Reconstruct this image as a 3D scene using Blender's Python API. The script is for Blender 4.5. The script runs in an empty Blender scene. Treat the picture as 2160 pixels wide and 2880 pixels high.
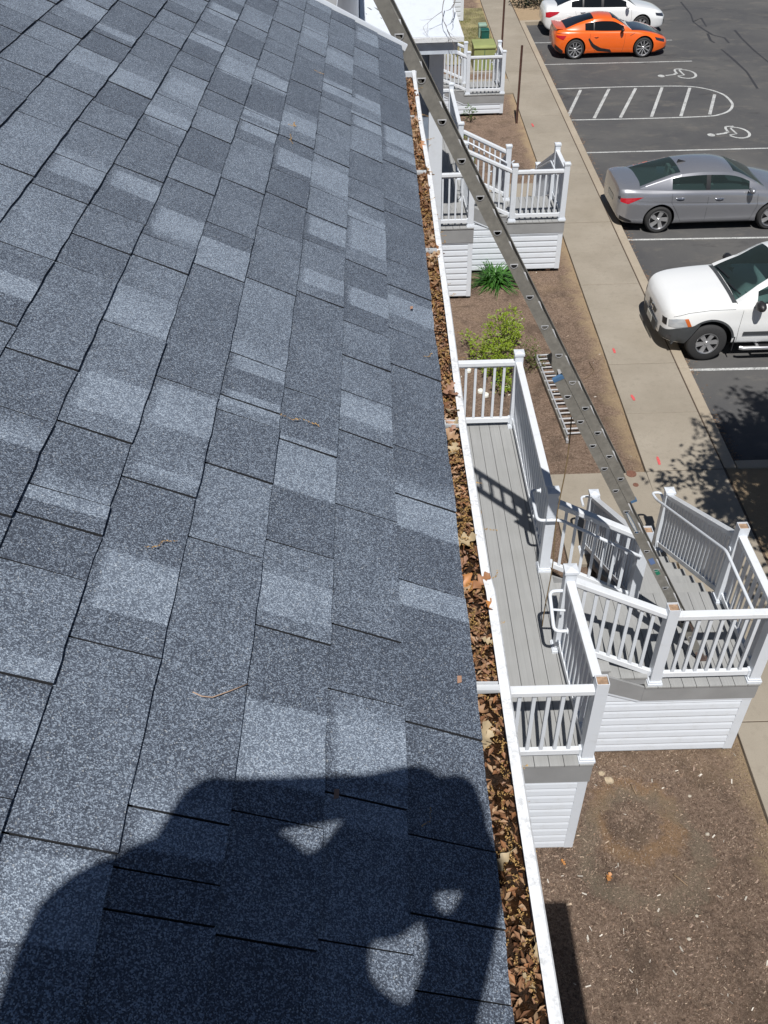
import bpy, bmesh, math, random
from mathutils import Vector, Matrix
random.seed(7)
R = math.radians
scene = bpy.context.scene
col = scene.collection

# ------------------------------------------------------------------ camera
H = 9.3                                   # camera height above the car park
FPX, CXP, CYP = 2475.9, 1080.0, 1440.0    # focal length and centre in photograph pixels
CAMR = ((0.99943, -0.01518, -0.02467), (-0.02887, -0.6614, -0.74948), (-0.00494, 0.74976, -0.66146))
def _cam_axes():
    a, b, c = 0.72282626, 0.00668719, -0.03313246
    cb, sb, ca, sa, cc, sc = math.cos(b), math.sin(b), math.cos(a), math.sin(a), math.cos(c), math.sin(c)
    Yw = Matrix(((cb, sb, 0), (-sb, cb, 0), (0, 0, 1)))
    P = Matrix(((1, 0, 0), (0, -sa, -ca), (0, ca, -sa)))
    L = Matrix(((cc, -sc, 0), (sc, cc, 0), (0, 0, 1)))
    return L @ P @ Yw
CM = _cam_axes()
cam_data = bpy.data.cameras.new('camera')
cam_data.sensor_fit = 'VERTICAL'; cam_data.sensor_height = 36.0
cam_data.lens = 36.0 * FPX / 2880.0
cam_data.clip_start = 0.02; cam_data.clip_end = 1000
cam = bpy.data.objects.new('camera', cam_data); col.objects.link(cam)
m3 = Matrix((CM[0], -CM[1], -CM[2])).transposed()
cam.matrix_world = Matrix.Translation((0, 0, H)) @ m3.to_4x4()
scene.camera = cam

# ------------------------------------------------------------------ sky, sun, exposure
SUN = Vector((-0.05, -0.575, 1.0)).normalized()      # towards the sun
world = bpy.data.worlds.new('World'); scene.world = world; world.use_nodes = True
wn = world.node_tree.nodes; wn.clear()
sky = wn.new('ShaderNodeTexSky'); sky.sky_type = 'NISHITA'; sky.sun_disc = False
sky.sun_elevation = math.asin(SUN.z); sky.sun_rotation = math.atan2(SUN.x, SUN.y)
sky.altitude = 100; sky.air_density = 0.75; sky.dust_density = 0.3; sky.ozone_density = 2.5
bg = wn.new('ShaderNodeBackground'); bg.inputs[1].default_value = 0.05
wo = wn.new('ShaderNodeOutputWorld')
world.node_tree.links.new(sky.outputs[0], bg.inputs[0]); world.node_tree.links.new(bg.outputs[0], wo.inputs[0])
sd = bpy.data.lights.new('sun', 'SUN'); sd.energy = 5.0; sd.angle = R(0.53); sd.color = (1.0, 0.972, 0.93)
sun = bpy.data.objects.new('sun', sd); col.objects.link(sun)
sun.rotation_euler = SUN.to_track_quat('Z', 'Y').to_euler(); sun.location = (-3, -20, 40)
scene.view_settings.view_transform = 'Standard'; scene.view_settings.look = 'None'
scene.view_settings.exposure = 0.1; scene.view_settings.gamma = 1.0
scene.view_settings.use_curve_mapping = False

def ray(px, py):
    v = Vector((px - CXP, py - CYP, FPX))
    return CM.transposed() @ v
def at(px, py, z=0.0):          # photograph pixel -> point at height z
    d = ray(px, py); return Vector((0, 0, H)) + d * ((z - H) / d.z)
def aty(px, py, y):             # photograph pixel -> point at distance y along the building
    d = ray(px, py); return Vector((0, 0, H)) + d * (y / d.y)

def proj(p):                    # point -> photograph pixel
    v = CM @ (Vector(p) - Vector((0, 0, H))); return (v.x/v.z*FPX + CXP, v.y/v.z*FPX + CYP) if v.z > 0.01 else (9e9, 9e9)

# ------------------------------------------------------------------ mesh helpers
class MB:
    def __init__(s): s.v = []; s.f = []; s.m = []; s.c = None
    def add(s, vs, fs, mi=0):
        o = len(s.v); s.v += [tuple(v) for v in vs]
        for f in fs: s.f.append(tuple(i + o for i in f)); s.m.append(mi)
        return s
    def box(s, x0, y0, z0, x1, y1, z1, mi=0):
        vs = [(x0,y0,z0),(x1,y0,z0),(x1,y1,z0),(x0,y1,z0),(x0,y0,z1),(x1,y0,z1),(x1,y1,z1),(x0,y1,z1)]
        return s.add(vs, [(0,3,2,1),(4,5,6,7),(0,1,5,4),(1,2,6,5),(2,3,7,6),(3,0,4,7)], mi)
    def bar(s, p, q, w, h, up=(0,0,1), mi=0):      # box from p to q, w across, h along up
        p = Vector(p); q = Vector(q); d = (q - p).normalized()
        a = d.cross(Vector(up)).normalized() * (w / 2); b = a.cross(d).normalized() * (h / 2)
        vs = [p-a-b, p+a-b, p+a+b, p-a+b, q-a-b, q+a-b, q+a+b, q-a+b]
        return s.add(vs, [(0,1,2,3),(7,6,5,4),(0,4,5,1),(1,5,6,2),(2,6,7,3),(3,7,4,0)], mi)
    def vbar(s, p, q, w, h, mi=0):                 # sloped rail with vertical end cuts; w across, h vertical
        p = Vector(p); q = Vector(q); d = (q - p); d.z = 0; d.normalize()
        a = Vector((d.y, -d.x, 0)) * (w / 2); b = Vector((0, 0, h / 2))
        vs = [p-a-b, p+a-b, p+a+b, p-a+b, q-a-b, q+a-b, q+a+b, q-a+b]
        return s.add(vs, [(0,1,2,3),(7,6,5,4),(0,4,5,1),(1,5,6,2),(2,6,7,3),(3,7,4,0)], mi)
    def prism(s, poly, ext, mi=0):                 # planar polygon pushed along ext
        n = len(poly); e = Vector(ext); ps = [Vector(p) for p in poly]
        vs = ps + [p + e for p in ps]
        fs = [tuple(range(n - 1, -1, -1)), tuple(range(n, 2 * n))] + [(i, (i+1) % n, n + (i+1) % n, n + i) for i in range(n)]
        return s.add(vs, fs, mi)
    def tube(s, pts, r, n=8, mi=0, caps=True):
        pts = [Vector(p) for p in pts]; rings = []; ref = None
        for i, p in enumerate(pts):
            d = (pts[min(i+1, len(pts)-1)] - pts[max(i-1, 0)]).normalized()
            if ref is None: ref = d.orthogonal().normalized()
            ref = (ref - d * ref.dot(d)).normalized(); b = d.cross(ref)
            rr = r[i] if isinstance(r, (list, tuple)) else r
            rings.append([p + (ref * math.cos(t) + b * math.sin(t)) * rr for t in [2*math.pi*k/n for k in range(n)]])
        vs = [v for g in rings for v in g]; fs = []
        for i in range(len(rings) - 1):
            for k in range(n):
                fs.append((i*n+k, i*n+(k+1) % n, (i+1)*n+(k+1) % n, (i+1)*n+k))
        if caps: fs += [tuple(range(n-1, -1, -1)), tuple(range((len(rings)-1)*n, len(rings)*n))]
        return s.add(vs, fs, mi)
    def lathe(s, prof, c, axis='z', n=24, mi=0):   # profile of (radius, height) about an axis through c
        vs = []; c = Vector(c)
        for (r, h) in prof:
            for k in range(n):
                t = 2*math.pi*k/n; a, b = r*math.cos(t), r*math.sin(t)
                vs.append(c + (Vector((a, b, h)) if axis == 'z' else Vector((a, h, b)) if axis == 'y' else Vector((h, a, b))))
        fs = [(i*n+k, i*n+(k+1) % n, (i+1)*n+(k+1) % n, (i+1)*n+k) for i in range(len(prof)-1) for k in range(n)]
        return s.add(vs, fs, mi)
    def build(s, name, mats, parent=None, smooth=False, sharp=None, bevel=0, fixn=True):
        me = bpy.data.meshes.new(name); me.from_pydata(s.v, [], s.f)
        if not isinstance(mats, (list, tuple)): mats = [mats]
        for m in mats: me.materials.append(m)
        if len(mats) > 1: me.polygons.foreach_set('material_index', s.m)
        if fixn:
            bm = bmesh.new(); bm.from_mesh(me); bmesh.ops.recalc_face_normals(bm, faces=bm.faces); bm.to_mesh(me); bm.free()
        if smooth:
            me.polygons.foreach_set('use_smooth', [True] * len(me.polygons))
            if sharp: me.set_sharp_from_angle(angle=R(sharp))
        me.update()
        o = bpy.data.objects.new(name, me); col.objects.link(o)
        if parent: o.parent = parent
        if bevel:
            b = o.modifiers.new('bevel', 'BEVEL'); b.width = bevel; b.segments = 2; b.limit_method = 'ANGLE'
            b.harden_normals = False
        return o
def empty(name, loc=(0, 0, 0)):
    o = bpy.data.objects.new(name, None); o.location = loc; o.empty_display_size = 0.2; col.objects.link(o); return o
def tag(o, label=None, cat=None, group=None, kind=None):
    if label: o['label'] = label
    if cat: o['category'] = cat
    if group: o['group'] = group
    if kind: o['kind'] = kind
    return o
def lerp(a, b, t): return a + (b - a) * t

# ------------------------------------------------------------------ materials
class NT:
    def __init__(s, name):
        s.mat = bpy.data.materials.new(name); s.mat.use_nodes = True; s.t = s.mat.node_tree
        s.b = s.t.nodes['Principled BSDF']; s.out = s.t.nodes['Material Output']
        g = s.t.nodes.new('ShaderNodeNewGeometry'); s.pos = g.outputs['Position']
    def n(s, t, **k):
        nd = s.t.nodes.new('ShaderNode' + t)
        for a, b in k.items(): setattr(nd, a, b)
        return nd
    def l(s, a, b): s.t.links.new(a, b)
    def noise(s, scale, detail=4, rough=0.55, vec=None, dist=0.0):
        nd = s.n('TexNoise'); nd.inputs['Scale'].default_value = scale; nd.inputs['Detail'].default_value = detail
        nd.inputs['Roughness'].default_value = rough; nd.inputs['Distortion'].default_value = dist
        s.l(vec or s.pos, nd.inputs['Vector']); return nd.outputs['Fac']
    def voro(s, scale, vec=None, feature='F1'):
        nd = s.n('TexVoronoi', feature=feature); nd.inputs['Scale'].default_value = scale; s.l(vec or s.pos, nd.inputs['Vector'])
        return nd
    def scaled(s, sc, rot=(0,0,0)):
        nd = s.n('Mapping'); nd.inputs['Scale'].default_value = sc; nd.inputs['Rotation'].default_value = rot
        s.l(s.pos, nd.inputs['Vector']); return nd.outputs[0]
    def ramp(s, fac, stops):
        nd = s.n('ValToRGB'); e = nd.color_ramp.elements
        while len(e) < len(stops): e.new(0.5)
        for i, (p, c) in enumerate(stops):
            e[i].position = p; e[i].color = (c, c, c, 1) if isinstance(c, (int, float)) else (*c, 1)
        s.l(fac, nd.inputs[0]); return nd.outputs[0]
    def mix(s, fac, a, b, mode='MIX'):
        nd = s.n('Mix', data_type='RGBA', blend_type=mode)
        for sock, v in ((nd.inputs[0], fac), (nd.inputs[6], a), (nd.inputs[7], b)):
            if isinstance(v, (int, float)): sock.default_value = v if sock.type == 'VALUE' else (v, v, v, 1)
            elif isinstance(v, (tuple, list)): sock.default_value = (*v, 1)
            else: s.l(v, sock)
        return nd.outputs[2]
    def math(s, op, a, b=0.0):
        nd = s.n('Math', operation=op)
        for sock, v in ((nd.inputs[0], a), (nd.inputs[1], b)):
            if isinstance(v, (int, float)): sock.default_value = v
            else: s.l(v, sock)
        return nd.outputs[0]
    def bump(s, h, strength=0.3, dist=0.01, prev=None):
        nd = s.n('Bump'); nd.inputs['Strength'].default_value = strength; nd.inputs['Distance'].default_value = dist
        s.l(h, nd.inputs['Height'])
        if prev: s.l(prev, nd.inputs['Normal'])
        s.l(nd.outputs[0], s.b.inputs['Normal']); return nd.outputs[0]
    def base(s, c):
        if isinstance(c, tuple): s.b.inputs['Base Color'].default_value = (*c, 1)
        else: s.l(c, s.b.inputs['Base Color'])
    def set(s, **k):
        for a, b in k.items():
            i = s.b.inputs[a.replace('_', ' ')]
            if hasattr(b, 'node'): s.l(b, i)
            else: i.default_value = b
        return s
def simple(name, c, rough=0.5, var=0.12, scale=6.0, metallic=0.0, bump=0.0, bscale=60.0, coat=0.0):
    t = NT(name); f = t.noise(scale, 5)
    t.base(t.mix(t.ramp(f, [(0.3, 0.0), (0.7, 1.0)]), tuple(x*(1-var) for x in c), tuple(min(1, x*(1+var)) for x in c)))
    t.set(Roughness=rough, Metallic=metallic)
    if coat: t.set(Coat_Weight=coat, Coat_Roughness=0.05)
    if bump: t.bump(t.noise(bscale, 4), bump, 0.004)
    return t.mat
MAT = {}
def m_shingle():
    t = NT('asphalt_shingle')
    a = t.n('Attribute', attribute_name='tone'); tone = a.outputs['Fac']
    v = t.voro(560); sep = t.n('SeparateColor'); t.l(v.outputs['Color'], sep.inputs[0]); g1 = sep.outputs[0]; g2 = sep.outputs[1]
    n1 = t.noise(340, 3, 0.75); n2 = t.noise(7, 4, 0.6); n3 = t.noise(60, 3, 0.7)
    speck = t.ramp(t.math('ADD', t.math('MULTIPLY', g1, 0.55), t.math('MULTIPLY', n1, 0.45)), [(0.4, 0.0), (0.6, 0.5), (0.72, 1.0)])
    k = t.math('ADD', t.math('MULTIPLY', tone, 0.5), t.math('MULTIPLY', t.math('SUBTRACT', n2, 0.5), 0.22))
    k = t.math('ADD', k, t.math('MULTIPLY', t.math('SUBTRACT', n3, 0.5), 0.22))
    k = t.math('ADD', k, t.math('MULTIPLY', t.math('SUBTRACT', speck, 0.3), 0.47))
    c = t.ramp(k, [(0.0, (0.042, 0.052, 0.072)), (0.18, (0.096, 0.117, 0.152)), (0.38, (0.185, 0.222, 0.278)), (0.64, (0.34, 0.402, 0.478)), (1.0, (0.64, 0.7, 0.77))])
    spark = t.ramp(g2, [(0.975, 0.0), (0.995, 1.0)])
    c = t.mix(t.math('MULTIPLY', spark, 0.5), c, (0.6, 0.62, 0.62))
    t.base(c); t.set(Roughness=0.8, Specular_IOR_Level=0.4)
    hgt = t.math('ADD', v.outputs['Distance'], t.math('MULTIPLY', n1, 0.6))
    t.bump(hgt, 0.6, 0.0018); return t.mat
def m_deck():
    t = NT('grey_composite_board'); vec = t.scaled((60, 1.2, 8)); g = t.noise(1.0, 6, 0.6, vec)
    o = t.n('ObjectInfo'); n = t.noise(2.2, 4)
    c = t.mix(t.ramp(g, [(0.25, 0.0), (0.75, 1.0)]), (0.25, 0.252, 0.252), (0.325, 0.328, 0.326))
    c = t.mix(t.math('MULTIPLY', t.ramp(n, [(0.45, 0.0), (0.75, 1.0)]), 0.35), c, (0.2, 0.2, 0.19))
    c = t.mix(t.math('MULTIPLY', o.outputs['Random'], 0.25), c, (0.34, 0.345, 0.335))
    t.base(c); t.set(Roughness=0.62); t.bump(g, 0.25, 0.003); return t.mat
def m_vinyl(name, c=(0.62, 0.655, 0.705), dirt=0.35, rough=0.38):
    t = NT(name); n = t.noise(7, 6, 0.65); n2 = t.noise(38, 4, 0.7)
    f = t.math('MULTIPLY', t.ramp(n, [(0.5, 0.0), (0.72, 1.0)]), t.ramp(n2, [(0.35, 0.0), (0.65, 1.0)]))
    c2 = t.mix(t.math('MULTIPLY', f, dirt), c, (0.42, 0.42, 0.4))
    t.base(c2); t.set(Roughness=rough); t.bump(n2, 0.06, 0.002); return t.mat
def m_gutter():
    t = NT('white_gutter_aluminium'); n = t.noise(26, 5, 0.7); n2 = t.noise(110, 3, 0.7)
    f = t.math('MULTIPLY', t.ramp(n, [(0.42, 0.0), (0.62, 1.0)]), t.ramp(n2, [(0.42, 0.0), (0.6, 1.0)]))
    t.base(t.mix(t.math('MULTIPLY', f, 0.6), (0.72, 0.735, 0.755), (0.36, 0.37, 0.37))); t.set(Roughness=0.42); return t.mat
def m_mulch():
    t = NT('bark_mulch_soil')
    n0 = t.noise(0.5, 4, 0.6, None, 0.6); n1 = t.noise(1.9, 6, 0.7, None, 0.4); n2 = t.noise(30, 5, 0.8); n3 = t.noise(120, 3, 0.85); n4 = t.noise(75, 2, 0.6, t.scaled((1, 0.35, 1), (0, 0, 0.7)))
    c = t.ramp(n2, [(0.33, (0.075, 0.05, 0.037)), (0.45, (0.19, 0.132, 0.097)), (0.55, (0.275, 0.195, 0.146)), (0.72, (0.42, 0.32, 0.245))])
    c = t.mix(t.math('MULTIPLY', t.ramp(n1, [(0.40, 1.0), (0.5, 0.0)]), 0.6), c, (0.085, 0.06, 0.046))
    c = t.mix(t.math('MULTIPLY', t.ramp(n0, [(0.54, 0.0), (0.7, 1.0)]), 0.5), c, (0.34, 0.24, 0.155))
    c = t.mix(t.ramp(n3, [(0.56, 0.0), (0.66, 0.75)]), c, (0.33, 0.25, 0.19)); c = t.mix(t.ramp(n4, [(0.62, 0.0), (0.68, 0.7)]), c, (0.42, 0.33, 0.24))
    # worn sandy strip beside the sidewalk
    sp = t.n('SeparateXYZ'); t.l(t.pos, sp.inputs[0])
    e = t.math('SUBTRACT', t.math('ADD', 4.042, t.math('MULTIPLY', sp.outputs[1], 0.018)), sp.outputs[0])
    e = t.math('ADD', e, t.math('MULTIPLY', t.math('SUBTRACT', n1, 0.5), 1.1))
    c = t.mix(t.math('MULTIPLY', t.ramp(e, [(0.02, 1.0), (0.3, 0.0)]), 0.8), c, (0.42, 0.315, 0.2))
    # the washed-out ring of clay beside the near porch
    q = at(1790, 2300, 0.08)
    def ring(cx, cy, r0, w, amt, colr, cc):
        dx = t.math('SUBTRACT', sp.outputs[0], cx); dy = t.math('SUBTRACT', sp.outputs[1], cy)
        d = t.math('SQRT', t.math('ADD', t.math('MULTIPLY', dx, dx), t.math('MULTIPLY', dy, dy)))
        d = t.math('ADD', d, t.math('MULTIPLY', t.math('SUBTRACT', n1, 0.5), 0.9)); d = t.math('ABSOLUTE', t.math('SUBTRACT', d, r0))
        return t.mix(t.math('MULTIPLY', t.ramp(d, [(w*0.3, 1.0), (w, 0.0)]), amt), cc, colr)
    c = ring(q.x, q.y, 0.42, 0.17, 0.55, (0.34, 0.21, 0.11), c); c = ring(q.x, q.y-0.35, 0.62, 0.16, 0.5, (0.24, 0.205, 0.15), c)
    t.base(c); t.set(Roughness=0.95, Specular_IOR_Level=0.15)
    b = t.bump(n2, 0.7, 0.03); t.bump(n3, 0.8, 0.01, b); return t.mat
def m_concrete(name, c1, c2):
    t = NT(name); n = t.noise(0.9, 5, 0.6); n2 = t.noise(130, 3, 0.7); n3 = t.noise(9, 6, 0.7)
    c = t.mix(t.ramp(n, [(0.35, 0.0), (0.68, 1.0)]), c1, c2)
    c = t.mix(t.math('MULTIPLY', t.ramp(n3, [(0.52, 0.0), (0.75, 1.0)]), 0.4), c, tuple(x*0.66 for x in c1))
    c = t.mix(t.math('MULTIPLY', t.ramp(n2, [(0.4, 1.0), (0.52, 0.0)]), 0.32), c, tuple(x*0.55 for x in c1))
    o = t.n('ObjectInfo'); c = t.mix(t.math('MULTIPLY', o.outputs['Random'], 0.22), c, tuple(x*0.74 for x in c1))
    t.base(c); t.set(Roughness=0.9); t.bump(n2, 0.35, 0.004); return t.mat
def m_asphalt():
    t = NT('asphalt'); n = t.noise(0.32, 5, 0.62, None, 0.5); n2 = t.noise(95, 3, 0.8); n3 = t.noise(1.1, 7, 0.72, t.scaled((1.0, 1.6, 1)))
    c = t.mix(t.ramp(n, [(0.36, 0.0), (0.7, 1.0)]), (0.066, 0.066, 0.069), (0.104, 0.101, 0.097))
    c = t.mix(t.math('MULTIPLY', t.ramp(n3, [(0.53, 0.0), (0.7, 1.0)]), 0.6), c, (0.15, 0.138, 0.12))
    c = t.mix(t.math('MULTIPLY', t.ramp(n2, [(0.55, 0.0), (0.75, 1.0)]), 0.5), c, (0.2, 0.2, 0.2))
    c = t.mix(t.math('MULTIPLY', t.ramp(t.noise(0.75, 5, 0.7, t.scaled((0.7, 1.5, 1))), [(0.6, 0.0), (0.7, 1.0)]), 0.55), c, (0.03, 0.03, 0.032))
    t.base(c); t.set(Roughness=0.86, Specular_IOR_Level=0.3); t.bump(n2, 0.5, 0.006); return t.mat
def m_paintline():
    t = NT('worn_white_road_paint'); n = t.noise(30, 5, 0.75); n2 = t.noise(3, 4)
    f = t.ramp(t.math('ADD', t.math('MULTIPLY', n, 0.8), t.math('MULTIPLY', n2, 0.3)), [(0.46, 1.0), (0.62, 0.0)])
    t.base(t.mix(t.math('MULTIPLY', f, 0.8), (0.56, 0.57, 0.56), (0.15, 0.15, 0.147))); t.set(Roughness=0.75); return t.mat
def m_attr(name, rough=0.6, var=0.3, scale=30, sheen=0.0, trans=0.0, spec=0.5):
    t = NT(name); a = t.n('Attribute', attribute_name='tint'); n = t.noise(scale, 4)
    c = t.mix(t.math('MULTIPLY', t.ramp(n, [(0.35, 0.0), (0.7, 1.0)]), var), a.outputs['Color'], (0.03, 0.02, 0.012))
    t.base(c); t.set(Roughness=rough, Specular_IOR_Level=spec)
    if trans:
        tr = t.n('BsdfTranslucent'); t.l(a.outputs['Color'], tr.inputs[0]); ms = t.n('MixShader'); ms.inputs[0].default_value = trans
        t.l(t.b.outputs[0], ms.inputs[1]); t.l(tr.outputs[0], ms.inputs[2]); t.l(ms.outputs[0], t.out.inputs[0])
    return t.mat
def m_leaf(name, cols, trans=0.35, rough=0.45):
    t = NT(name); o = t.n('ObjectInfo'); a = t.n('Attribute', attribute_name='rnd')
    n = t.noise(60, 3); k = t.math('FRACT', t.math('ADD', a.outputs['Fac'], t.math('MULTIPLY', o.outputs['Random'], 7.13)))
    c = t.ramp(k, [(i/(len(cols)-1), q) for i, q in enumerate(cols)])
    c = t.mix(t.math('MULTIPLY', t.ramp(n, [(0.4, 0.0), (0.65, 1.0)]), 0.3), c, tuple(x*0.45 for x in cols[0]))
    t.base(c); t.set(Roughness=rough)
    tr = t.n('BsdfTranslucent'); t.l(c, tr.inputs[0]); ms = t.n('MixShader'); ms.inputs[0].default_value = trans
    t.l(t.b.outputs[0], ms.inputs[1]); t.l(tr.outputs[0], ms.inputs[2]); t.l(ms.outputs[0], t.out.inputs[0])
    return t.mat
def m_glass(name, tint, mixf):
    t = NT(name); t.base(tuple(x*0.25 for x in tint)); t.set(Roughness=0.04, Specular_IOR_Level=0.7)
    tr = t.n('BsdfTransparent'); tr.inputs[0].default_value = (*tint, 1)
    ms = t.n('MixShader'); fr = t.n('Fresnel'); fr.inputs[0].default_value = 1.5
    t.l(t.math('ADD', t.math('MULTIPLY', fr.outputs[0], 0.9), mixf), ms.inputs[0])
    t.l(tr.outputs[0], ms.inputs[1]); t.l(t.b.outputs[0], ms.inputs[2]); t.l(ms.outputs[0], t.out.inputs[0]); return t.mat
def m_paint(name, c, metallic=0.0, rough=0.35, flake=0.0):
    t = NT(name); n = t.noise(2.5, 3)
    t.base(t.mix(t.math('MULTIPLY', n, 0.2), c, tuple(x*0.8 for x in c)))
    t.set(Roughness=rough, Metallic=metallic, Coat_Weight=1.0, Coat_Roughness=0.04); return t.mat
def m_alu(name='dull_aluminium', c=(0.25, 0.24, 0.215)):
    t = NT(name); n = t.noise(18, 6, 0.7); n2 = t.noise(2.5, 4)
    cc = t.mix(t.ramp(n, [(0.38, 0.0), (0.68, 1.0)]), tuple(x*0.72 for x in c), c)
    cc = t.mix(t.math('MULTIPLY', t.ramp(n2, [(0.55, 0.0), (0.75, 1.0)]), 0.35), cc, tuple(x*0.5 for x in c))
    t.base(cc); t.set(Metallic=0.15, Roughness=0.5); t.bump(n, 0.1, 0.002); return t.mat
def m_sludge():
    t = NT('wet_gutter_sludge'); n = t.noise(60, 6, 0.75); n2 = t.noise(26, 4)
    t.base(t.mix(t.ramp(n, [(0.38, 0.0), (0.68, 1.0)]), (0.012, 0.007, 0.004), (0.075, 0.036, 0.017)))
    t.set(Roughness=t.ramp(n2, [(0.42, 0.04), (0.6, 0.5)])); t.bump(n, 1.0, 0.02); return t.mat
MAT['shingle'] = m_shingle(); MAT['deck'] = m_deck()
MAT['vinyl'] = m_vinyl('white_vinyl'); MAT['rail'] = m_vinyl('weathered_white_vinyl', (0.66, 0.685, 0.72), 0.55)
MAT['gutter'] = m_gutter(); MAT['mulch'] = m_mulch()
MAT['walk'] = m_concrete('sidewalk_concrete', (0.275, 0.24, 0.19), (0.34, 0.3, 0.244)); MAT['kerb'] = m_concrete('kerb_concrete', (0.34, 0.288, 0.22), (0.4, 0.342, 0.268))
MAT['asphalt'] = m_asphalt(); MAT['line'] = m_paintline(); MAT['sludge'] = m_sludge()
MAT['alu'] = m_alu(); MAT['aluL'] = m_alu('bright_aluminium', (0.47, 0.475, 0.49))
MAT['fascia'] = simple('grey_composite_fascia', (0.262, 0.265, 0.268), 0.6, 0.1, 3)
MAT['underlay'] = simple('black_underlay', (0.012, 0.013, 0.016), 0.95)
MAT['wood'] = simple('raw_brown_wood', (0.3, 0.2, 0.13), 0.8, 0.3, 30)
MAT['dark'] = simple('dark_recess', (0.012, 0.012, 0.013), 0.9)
MAT['rust'] = simple('rusty_steel', (0.075, 0.034, 0.024), 0.85, 0.4, 25)
# ================================================================== the building: roof, gutter, walls
XE, ZE, RA = 0.1517, H - 1.3539, R(27.37)
CA, SA = math.cos(RA), math.sin(RA)
EXPO, U1 = 0.143, 0.156
def RP(u, y, n=0.0): return Vector((XE - u*CA + n*SA, y, ZE + u*SA + n*CA))
def roof_px(px, py):
    d = ray(px, py); t = (XE*SA + (ZE - H)*CA) / (d.x*SA + d.z*CA); p = d * t
    return (XE - p.x)/CA, p.y
def butt(k): return 0.0 if k == 0 else U1 + EXPO*(k-1)
ROOF_Y0, ROOF_Y1, NCOURSE = -2.6, 5.6, 16

building = empty('apartment_building', (-3.0, 1.5, 0.0))
tag(building, 'white sided apartment building with blue grey shingle roof and leaf clogged white gutter', 'building')
def kid(o, parent):
    o.parent = parent; o.matrix_parent_inverse = Matrix.Translation(-parent.location); return o
def bpart(o):
    return kid(o, building)

m = MB()
u9 = butt(NCOURSE) + 0.1
m.prism([RP(-0.0, ROOF_Y0, -0.012), RP(u9, ROOF_Y0, -0.012), RP(u9, ROOF_Y0, -0.06), RP(0.0, ROOF_Y0, -0.06)], (0, ROOF_Y1-ROOF_Y0, 0))
roof = bpart(m.build('roof', MAT['underlay']))
def rpart(o): o.parent = roof; return o

# seams read off the photograph, course by course (pixel of the seam's upper end)
def crop(cx, cy, pts, s=0.434): return [(cx + s*x, cy + s*y) for x, y in pts]
SEAM = {
 0: crop(600,0,[(1065,250),(1065,310),(1070,390),(1070,500),(1075,610),(1085,795),(1090,935),(1095,1035),(1100,1285),(1105,1365),(1115,1675),(1120,1840),(1125,2120)]) + crop(600,960,[(1130,140),(1155,670),(1170,985),(1190,1540)]) + crop(720,1920,[(940,250),(965,980),(1010,1500),(1030,2000)]),
 1: crop(600,0,[(915,110),(910,190),(905,300),(905,420),(905,510),(900,630),(895,735),(890,810),(885,970),(880,1150),(875,1280),(870,1400),(850,1680),(840,2080)]) + crop(600,960,[(825,85),(820,315),(810,575),(790,1055),(755,1830)]) + crop(720,1920,[(460,40),(430,710),(405,1670)]),
 2: crop(600,0,[(765,120),(750,215),(740,290),(720,410),(705,530),(700,625),(690,730),(670,870),(655,995),(630,1210),(605,1380),(580,1550),(535,1885)]) + crop(600,960,[(460,300),(410,630),(330,1285),(265,1840)]) + crop(0,1920,[(1490,830),(1400,1640)]),
 3: crop(600,0,[(590,80),(570,170),(545,290),(530,355),(500,515),(460,670),(415,870),(365,1085),(335,1245),(285,1465),(210,1800)]) + crop(600,960,[(100,70),(40,345),(20,440)]) + crop(0,960,[(1325,790),(1220,1270)]) + crop(0,1920,[(830,800),(740,1200),(690,1475)]),
 4: crop(600,0,[(415,40),(380,130),(345,240),(310,315),(280,430),(255,510),(190,700),(165,770),(130,885),(40,1150)]) + crop(0,0,[(1330,1435),(1240,1705)]) + crop(0,960,[(1000,225),(790,880),(435,1915)]) + crop(0,1920,[(230,1020)]),
 5: crop(0,0,[(1545,130),(1520,190),(1470,300),(1400,440),(1340,580),(1290,685),(1230,825),(1140,1010),(1080,1150),(910,1510),(850,1650),(660,2075)]) + crop(0,960,[(365,515),(185,925),(100,1110),(-30,1400)]),
 6: crop(0,0,[(1330,45),(1290,130),(1240,210),(1170,330),(1110,430),(1010,605),(930,740),(870,835),(730,1060),(590,1325),(475,1520),(365,1700)]) + crop(0,960,[(35,45),(-120,390)]),
 7: crop(0,0,[(1060,60),(1000,140),(940,220),(840,350),(700,530),(605,655),(500,785),(340,990),(200,1190),(-90,1535)]),
 8: crop(0,0,[(770,10),(650,155),(600,205),(515,300),(320,510),(115,725),(-150,1010)]),
 9: crop(0,0,[(270,145),(175,235),(5,380),(-150,500)]),
 10: crop(0,0,[(-20,25),(-120,115)]),
}
LIGHT = (crop(0,0,[(580,70),(620,420),(770,230),(860,540),(1170,590),(1360,280),(1460,90),(1520,450),(520,1130),(880,1220),(1110,1480),(1420,1690),(1070,770),(880,2010),(120,1880)]) +
  crop(600,0,[(140,440),(60,90),(660,230),(370,530),(810,390),(500,1050),(760,1170),(980,240),(1010,690),(980,800),(330,780),(300,860),(985,1530),(710,1500),(690,1830),(110,1680),(1200,1010),(1260,2020),(560,820),(800,590),(1180,900),(960,1950)]) +
  crop(600,960,[(300,190),(640,850),(500,1680),(1000,480),(1370,1150),(1430,1700),(250,420)]) + crop(0,960,[(720,380),(1170,460),(1060,900),(480,1060),(850,1600),(150,2120),(150,600)]) +
  crop(0,1920,[(100,200),(1150,980),(1610,400),(200,1400)]) + crop(720,1920,[(200,400),(700,380),(650,850)]))
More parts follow.
